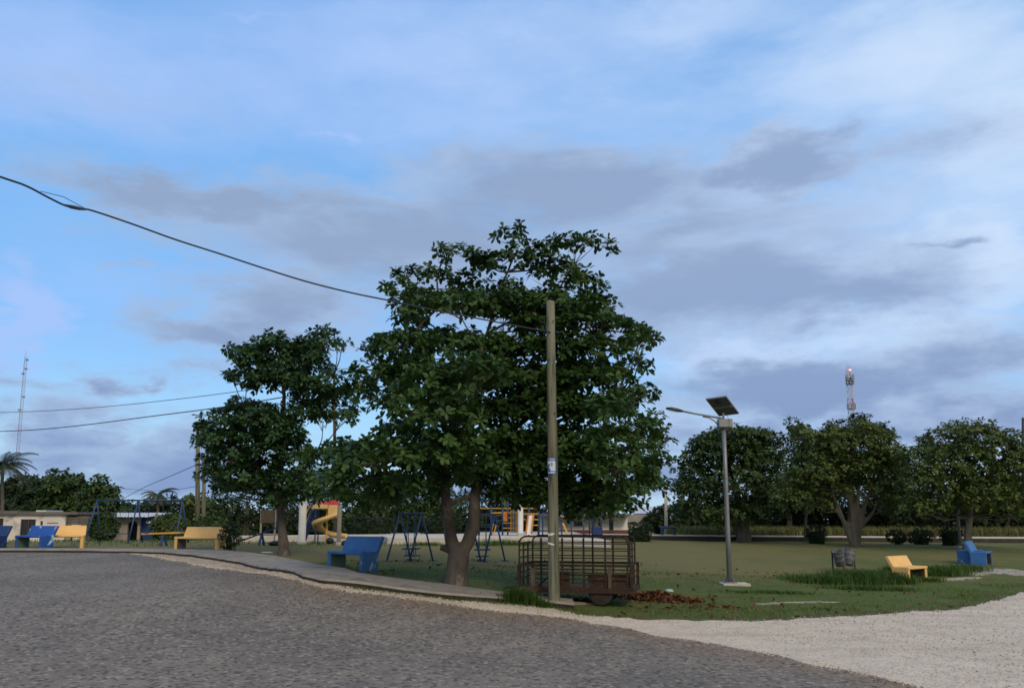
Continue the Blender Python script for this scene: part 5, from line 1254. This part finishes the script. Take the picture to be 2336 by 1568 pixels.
def shed():
    Y = 70; zg = .7; X = lambda px: (px-PW/2)/F*Y; Zp = lambda py: 2+(HORIZON-py)*Y/F - zg
    t = empty('blue_trim_house', (0,Y,zg), 0, 'small house with pale gabled zinc roof and blue trim left of the pale pole', 'house')
    mb = MB(); wall_openings(mb, X(1448), X(1512), -.2, Zp(1170), 0, .2, [(X(1478),X(1490),Zp(1205),Zp(1182))]); mb.build('wall', plaster, t)
    window(t, X(1478), X(1490), Zp(1205), Zp(1182), 0.0, wood_dark, bars=1)
    mb = MB(); corrugated(mb, X(1440), X(1520), -1.0, Zp(1170), 2.6, Zp(1154)); mb.build('zinc_roof', zinc, t)
    mb = MB(); mb.bb(X(1438),X(1520),-1.06,-1.01,Zp(1173.5),Zp(1170.5)); mb.build('blue_fascia', blue_metal, t)
    mb = MB(); mb.bb(X(1448),X(1512),.21,4,-.2,Zp(1172)); mb.build('rooms', grey_render, t)
    for px in (1441,1517): mb = MB(); mb.tube([(X(px),-.95,-.2),(X(px),-.95,Zp(1171))], .05, 7); mb.build('porch_post', blue_metal, t)
    # dark lean-to beside it
    mb = MB(); mb.bb(X(1492),X(1512),-.9,-.05,-.1,Zp(1186)); mb.build('lean_to', mat('brown_lean_to', (.07,.05,.035), (.05,.035,.025), 2, .9), t)
shed()
def low_house(px0, px1, top_py, Y, label, wallm, roofm, rt=1190, holes_px=()):
    zg = .65; X = lambda px: (px-PW/2)/F*Y; Zp = lambda py: 2+(HORIZON-py)*Y/F - zg
    t = empty('low_house', (0,Y,zg), 0, label, 'house', 'low houses beyond the far path')
    holes = [(X(a),X(b),Zp(1212),Zp(rt+6)) for a, b in holes_px]
    mb = MB(); wall_openings(mb, X(px0), X(px1), -.3, Zp(rt), 0, .2, holes); mb.build('wall', wallm, t)
    for h in holes: window(t, *h, 0.0, wood_dark)
    mb = MB(); mb.bb(X(px0),X(px1),.21,5,-.3,Zp(rt)-.03); mb.build('rooms', roof_conc, t)
    mb = MB(); corrugated(mb, X(px0-6), X(px1+6), -.8, Zp(rt)+.02, 3.0, Zp(top_py)); mb.build('zinc_roof', roofm, t)
dark_wall = mat('dark_board_wall', (.06,.045,.038), (.04,.032,.028), 1.5, .9)
low_house(1560, 1665, 1170, 72, 'dark low house behind the first park tree', dark_wall, roof_conc, 1186, ((1580,1592),(1630,1645)))
low_house(1735, 1800, 1176, 74, 'low house with a pale roof right of the first park tree', dark_wall, zinc, 1190, ((1760,1772),))
low_house(1985, 2075, 1150, 76, 'low house with pale roof glimpsed right of the pale-barked tree', dark_wall, zinc, 1172, ((2000,2015),))
low_house(2130, 2200, 1146, 72, 'white-roofed house glimpsed behind the small lamp post', dark_wall, zinc, 1164, ((2150,2162),))
low_house(545, 600, 1160, 78, 'pale house glimpsed behind the tilted seesaw', plaster, zinc, 1172, ((560,570),))
low_house(780, 900, 1168, 80, 'pale house glimpsed behind the leafy tree left of the forked trunk', plaster, zinc, 1180, ((800,815),(850,866)))

# ------------------------------------------------------------------ lattice towers
def tower(px_top, py_top, px_bot, Y, w0, w1, nsec, label, bands, name='lattice_tower', r=.06):
    zt = 2+(HORIZON-py_top)*Y/F; xb = at(px_bot, HORIZON, Y).x; xt = xb
    t = empty(name, (xb,Y,0), 0, label, 'tower', 'lattice towers')
    W = lambda z: w0+(w1-w0)*z/zt
    C3 = lambda z, k: Vector((W(z)*.577*math.cos(k*2.0944+.5), W(z)*.577*math.sin(k*2.0944+.5), z))
    for s in range(nsec):
        z0, z1 = zt*s/nsec, zt*(s+1)/nsec; mb = MB()
        for k in range(3):
            mb.bar(C3(z0,k), C3(z1,k), r*2)
            mb.bar(C3(z0,k), C3(z1,(k+1)%3), r); mb.bar(C3(z1,k), C3(z0,(k+1)%3), r); mb.bar(C3(z1,k), C3(z1,(k+1)%3), r)
        mb.build('lattice_section', bands[s % len(bands)], t)
    return t, zt
tw_red = mat('tower_red', (.34,.10,.10), (.28,.09,.09), 1, .6); tw_white = mat('tower_white', (.45,.44,.46), (.38,.38,.4), 1, .6); tw_grey = mat('tower_grey', (.24,.25,.29), (.2,.21,.25), 1, .6)
t, zt = tower(1953, 845, 1957, 240, 2.2, 1.5, 22, 'red and white lattice phone tower with red light behind the park trees', [tw_white, tw_white, tw_red], r=.07)
for zf, n, ln in ((.985,9,1.9),(.965,6,1.4),(.80,8,1.5)):
    for k in range(n):
        a = 2*math.pi*k/n+.3; R_ = 1.1; p = Vector((math.cos(a)*R_, math.sin(a)*R_, zt*zf-1.2))
        mb = MB(); mb.box(p, (.22,.22,ln)); an = mb.build('panel_antenna', tw_grey, t)
        mb = MB(); mb.bar(p, Vector((0,0,p.z)), .08); mb.build('mount_arm', tw_grey, an)
    mb = MB(); mb.lathe([(.95,0),(1.2,.03),(1.2,.15),(.95,.18)], 12, (0,0,zt*zf-2.2)); mb.build('platform_ring', tw_grey, t)
for k in range(3): mb = MB(); mb.tube([(-.8+.5*k,0,zt-.5),(-.8+.5*k,0,zt+1.8+.6*(k == 0))], .04, 5); mb.build('whip_antenna', tw_grey, t)
mb = MB(); mb.lathe([(.2,0),(.34,.15),(.34,.5),(.15,.65)], 10, (.25,0,zt+.1)); mb.build('beacon', emit_mat('red_beacon', (1.0,.22,.2), 2.2), t)
t, zt = tower(60, 812, 26, 300, 1.1, 1.0, 34, 'thin grey guyed mast behind the palm at the left', [tw_grey, tw_grey, tw_grey, tw_red], name='radio_mast', r=.035)
for zf, dx in ((.985,.6),(.93,.5),(.90,-.4),(.76,.5),(.68,-.5)):
    mb = MB(); mb.lathe([(.1,-.3),(.5,-.25),(.55,.0),(.5,.25),(.1,.3)], 10, (dx,0,zt*zf)); mb.build('dish_antenna', tw_grey, t)
mb = MB(); mb.tube([(.0,0,zt),(.0,0,zt+2.5)], .05, 5); mb.build('whip_antenna', tw_grey, t)

# ------------------------------------------------------------------ ground litter and grasses (uncountable stuff)
def blades(name, P, h, w, lean, m):
    n = len(P); a = rng.uniform(0, 6.28, n); d = np.column_stack([np.cos(a), np.sin(a), np.zeros(n)]); s = np.column_stack([-np.sin(a), np.cos(a), np.zeros(n)])
    h = h*rng.uniform(.55,1.25,n); w = w*rng.uniform(.7,1.2,n); l = lean*rng.uniform(.2,1.3,n)
    mid = P+d*(h*l*.35)[:,None]+np.column_stack([np.zeros((n,2)), h*.62]); tip = P+d*(h*l)[:,None]+np.column_stack([np.zeros((n,2)), h*(1-.25*l)])
    V = np.stack([P-s*w[:,None]/2, P+s*w[:,None]/2, mid-s*w[:,None]*.38, mid+s*w[:,None]*.38, tip], 1).reshape(-1,3)
    k = np.arange(n)[:,None]*5; Fc = np.stack([k+np.array([[0,1,3]]), k+np.array([[0,3,2]]), k+np.array([[2,3,4]])], 1).reshape(-1,3)
    return tri_mesh(name, V, Fc, m)
def scatter(n, x0, x1, y0, y1, fn):
    x = rng.uniform(x0, x1, n); y = rng.uniform(y0, y1, n); k = fn(x, y); x, y = x[k], y[k]
    return np.column_stack([x, y, gz(x, y)-.005])
def nz(x, y, s, o=0.0): return np.array([mnoise.noise(Vector((a*s, b*s, o))) for a, b in zip(x, y)])
def lawn_ok(x, y): return (y > yBf(x)+.02) & ~on_pavement(x, y)
P = scatter(95000, -6, 18, 15.2, 28, lambda x, y: lawn_ok(x, y) & (nz(x, y, .9)+rng.uniform(-.5,.7,len(x)) > -.05+np.clip(1-(y-yBf(x))/.7,0,1)*.35))
tag(blades('short_grass', P, .045, .011, .8, grass_blade), 'short mown grass on the near part of the lawn', 'grass', kind='stuff')
P = scatter(26000, -6, 18, 15.5, 25, lambda x, y: (y > yBf(x)-.35) & ~on_pavement(x, y) & (y < yBf(x)+2.2) & (nz(x, y, 1.5, 4.0)+rng.uniform(-.4,.4,len(x)) > .16+np.clip((yBf(x)-y)/.35,0,1)*.3))
tag(blades('verge_grass', P, .085, .012, .9, grass_blade), 'uneven verge grass along the white gravel edge', 'grass', kind='stuff')
def tuft_field(name, spots, m, label, w=.014):
    L = []
    for (px, py, n, rx, ry, h) in spots:
        c = hit(px, py); q = rng.normal(0, .5, (n,2))*np.array([rx, ry])+np.array([c.x, c.y]); L.append((np.column_stack([q, gz(q[:,0], q[:,1])-.01]), h))
    Ps = np.concatenate([a for a, _ in L]); hs = np.concatenate([np.full(len(a), h) for a, h in L])
    o = blades(name, Ps, hs, w, .75, m); tag(o, label, 'grass', kind='stuff')
tuft_field('long_grass', [(1182,1376,650,.30,.16,.40),(1150,1370,260,.3,.10,.20),(1215,1380,320,.25,.12,.28),(1238,1383,160,.2,.08,.20)], grass_tuft, 'tuft of long grass at the foot of the wooden pole')
tuft_field('long_grass', [(1890,1330,2400,1.0,.55,.30),(1950,1328,3400,.9,.7,.42),(2010,1326,2600,.8,.6,.40),(1850,1322,1200,.9,.4,.20),(2035,1314,600,.35,.25,.40),(2140,1310,1600,.9,.5,.32),(2190,1302,1000,.8,.45,.28),(2110,1326,500,.5,.25,.18),(2050,1330,700,.5,.2,.26),(1980,1345,1500,1.3,.3,.16),(1760,1352,900,1.2,.3,.10)], grass_tuft, 'dark patch of long grass round the drums and yellow bench', .022)
tuft_field('long_grass', [(970,1243,500,.9,.4,.20),(1150,1241,700,1.3,.5,.28),(1190,1243,300,1.2,.3,.18),(1110,1243,300,.8,.3,.2)], grass_tuft, 'green weeds along the foot of the plaza slab', .02)
tuft_field('long_grass', [(1870,1388,60,.3,.1,.08),(560,1268,30,.3,.1,.10),(130,1250,80,.5,.12,.10),(240,1251,60,.5,.12,.08)], grass_tuft, 'small weeds along the pavement edge')
P = scatter(9000, -5, 1.6, 16.3, 20, lambda x, y: (y > yBf(x)-.12) & ~on_pavement(x, y) & (nz(x, y, 2.0, 8.0)+rng.uniform(-.4,.4,len(x)) > .0))
tag(blades('kerb_weeds', P, .08, .012, .9, grass_tuft), 'thin weeds growing between pavement and gravel', 'grass', kind='stuff')
P = scatter(27000, 10.5, 48, 53.6, 59, lambda x, y: nz(x, y, .5)+rng.uniform(-.5,.5,len(x)) > -.25)
tag(blades('tall_dry_grass', P, .85, .06, .6, grass_dry), 'band of tall yellowish grass beyond the far path', 'grass', kind='stuff')
P = scatter(9000, -34, -5, 36, 60, lambda x, y: nz(x, y, .4)+rng.uniform(-.5,.5,len(x)) > .1)
tag(blades('yard_grass', P, .16, .03, .7, grass_tuft), 'rough grass in front of the houses on the left', 'grass', kind='stuff')

# dead leaves: a heap and stragglers
def dead_leaves(name, pts, label):
    P = np.array(pts); n = len(P); U = rng.normal(0,.5,(n,3))+np.array([0,0,1]); U /= np.linalg.norm(U,axis=1,keepdims=True)
    V, Fc = rosettes(P, U, 1, .13, .085, (5,25), .2); tag(tri_mesh(name, V, Fc, dry_leaf), label, 'leaves', kind='stuff')
pts = []
for (px, py, n, sx, sy, hh) in ((1495,1366,900,.34,.22,.16),(1540,1372,600,.36,.18,.10),(1455,1364,260,.30,.14,.05),(1600,1386,130,.7,.2,.01),(1330,1372,120,.2,.12,.02)):
    c = hit(px, py)
    for _ in range(n):
        a, b = random.gauss(0,1), random.gauss(0,1); x, y = c.x+a*sx, c.y+b*sy; pts.append((x, y, G(x,y)+.015+random.random()*hh*math.exp(-(a*a+b*b)/2)))
dead_leaves('dead_leaves', pts, 'heap of brown dead leaves on the grass right of the trailer')
pts = []
for _ in range(900):
    x, y = random.uniform(-5,12), random.uniform(16,30)
    if y > float(yBf(x))+.05 and mnoise.noise(Vector((x*.5,y*.5,1))) > -.1: pts.append((x, y, G(x,y)+.03))
dead_leaves('scattered_leaves', pts, 'single brown leaves scattered over the near lawn')

# loose stones along the gravel edges
def stones(name, n, fn, size, label, mats):
    base = np.array([(1,0,0),(-1,0,0),(0,1,0),(0,-1,0),(0,0,1),(0,0,-1)], float); fc = np.array([(0,2,4),(2,1,4),(1,3,4),(3,0,4),(2,0,5),(1,2,5),(3,1,5),(0,3,5)])
    P = fn(n); n = len(P); r = size*rng.uniform(.5,1.6,(n,1,1))*rng.uniform(.6,1.3,(n,1,3))*np.array([1,1,.6]); V = base[None]*rng.uniform(.75,1.2,(n,6,1))*r
    a = rng.uniform(0,6.28,n); c, s = np.cos(a)[:,None], np.sin(a)[:,None]; V = np.stack([V[...,0]*c-V[...,1]*s, V[...,0]*s+V[...,1]*c, V[...,2]], -1)+P[:,None]
    o = tri_mesh(name, V.reshape(-1,3), (np.arange(n)[:,None,None]*6+fc[None]).reshape(-1,3), mats); tag(o, label, 'stones', kind='stuff')
stone_mat = leaf_mat('loose_stone', (.36,.31,.25), (.54,.48,.40), (.24,.21,.18), .9, 0.0, .9)
def edgeA(n):
    x = rng.uniform(-14, 5, n); y = yAf(x)+rng.normal(0,.13,n); return np.column_stack([x, y, gz(x,y)+.006])
stones('verge_stones', 4500, edgeA, .016, 'loose pale stones along the edge of the tarmac', stone_mat)
def fieldB(n):
    x = rng.uniform(-16, 16, n); lo, hi = np.maximum(yAf(x), 9), yBf(x)+.15; y = lo+(hi-lo)*rng.random(n); return np.column_stack([x, y, gz(x,y)+.004])
stones('gravel_stones', 14000, fieldB, .015, 'loose stones lying on the white gravel', stone_mat)
def onroad(n):
    x = rng.uniform(-9, 6, n); y = yAf(x)-np.abs(rng.normal(0,2.2,n)); k = y > 8; x, y = x[k], y[k]; return np.column_stack([x, y, gz(x,y)+.003])
stones('road_chippings', 9000, onroad, .010, 'loose chippings scattered over the tarmac', leaf_mat('chipping', (.16,.13,.105), (.34,.30,.26), (.07,.065,.06), .7, 0.0, .9))
# broken concrete lying in the grass
def fragment(px, py, w, d, label, m=concrete_pale, yaw=0.0, h=.03):
    c = hit(px, py); mb = MB(); k = 26; sd = random.uniform(0, 50)
    ring = []
    for i in range(k):
        a = 2*math.pi*i/k; f = 1+.55*mnoise.noise(Vector((math.cos(a)*1.6, math.sin(a)*1.6, sd)))+.25*mnoise.noise(Vector((math.cos(a)*5, math.sin(a)*5, sd)))
        ring.append((math.cos(a)*w/2*f, math.sin(a)*d/2*f))
    cs, sn = math.cos(yaw), math.sin(yaw); z0 = G(c.x, c.y)
    ring = [(x*cs-y*sn, x*sn+y*cs) for x, y in ring]
    gr = lambda x, y: G(c.x+x, c.y+y)-z0
    mb.v = [(x,y,gr(x,y)-.04) for x, y in ring]+[(x*.97,y*.97,gr(x,y)+h*random.uniform(.4,1.0)) for x, y in ring]+[(0,0,h)]
    mb.f = [(i,(i+1)%k,k+(i+1)%k,k+i) for i in range(k)]+[(k+i,k+(i+1)%k,2*k) for i in range(k)]
    o = mb.build('concrete_fragment', m); o.location = (c.x, c.y, z0); tag(o, label, 'concrete', 'broken concrete in the grass')
worn_slab = mat('worn_slab', (.36,.33,.285), (.22,.20,.165), 5, .95, .004, 40, c3=(.10,.10,.05), s3=4, t3=.56, w3=.05)
fragment(1830, 1373, 1.6, .26, 'long pale strip of broken concrete in the front grass', m=worn_slab, yaw=R(9), h=.02)
fragment(1755, 1377, .7, .25, 'short grey concrete piece left of the long pale strip', m=concrete)
fragment(2195, 1319, 1.6, .5, 'pale slab edge showing in the grass right of the yellow bench', m=worn_slab, yaw=R(20), h=.02)
fragment(2290, 1303, 3.0, 1.6, 'grey path slab beside the bright blue bench', m=worn_slab, yaw=R(15), h=.02)
fragment(608, 1259, .35, .2, 'small white fragment on the lawn at the pavement edge', m=white_paint)
fragment(1313, 1377, 1.0, .3, 'low broken step at the end of the pavement', m=concrete, h=.06)
bag(1526, 1350, (.12,.10,.05), 'pale green plastic bag on the leaf heap', mat('pale_plastic', (.35,.45,.42), (.3,.4,.37), 3, .4), 5, None)
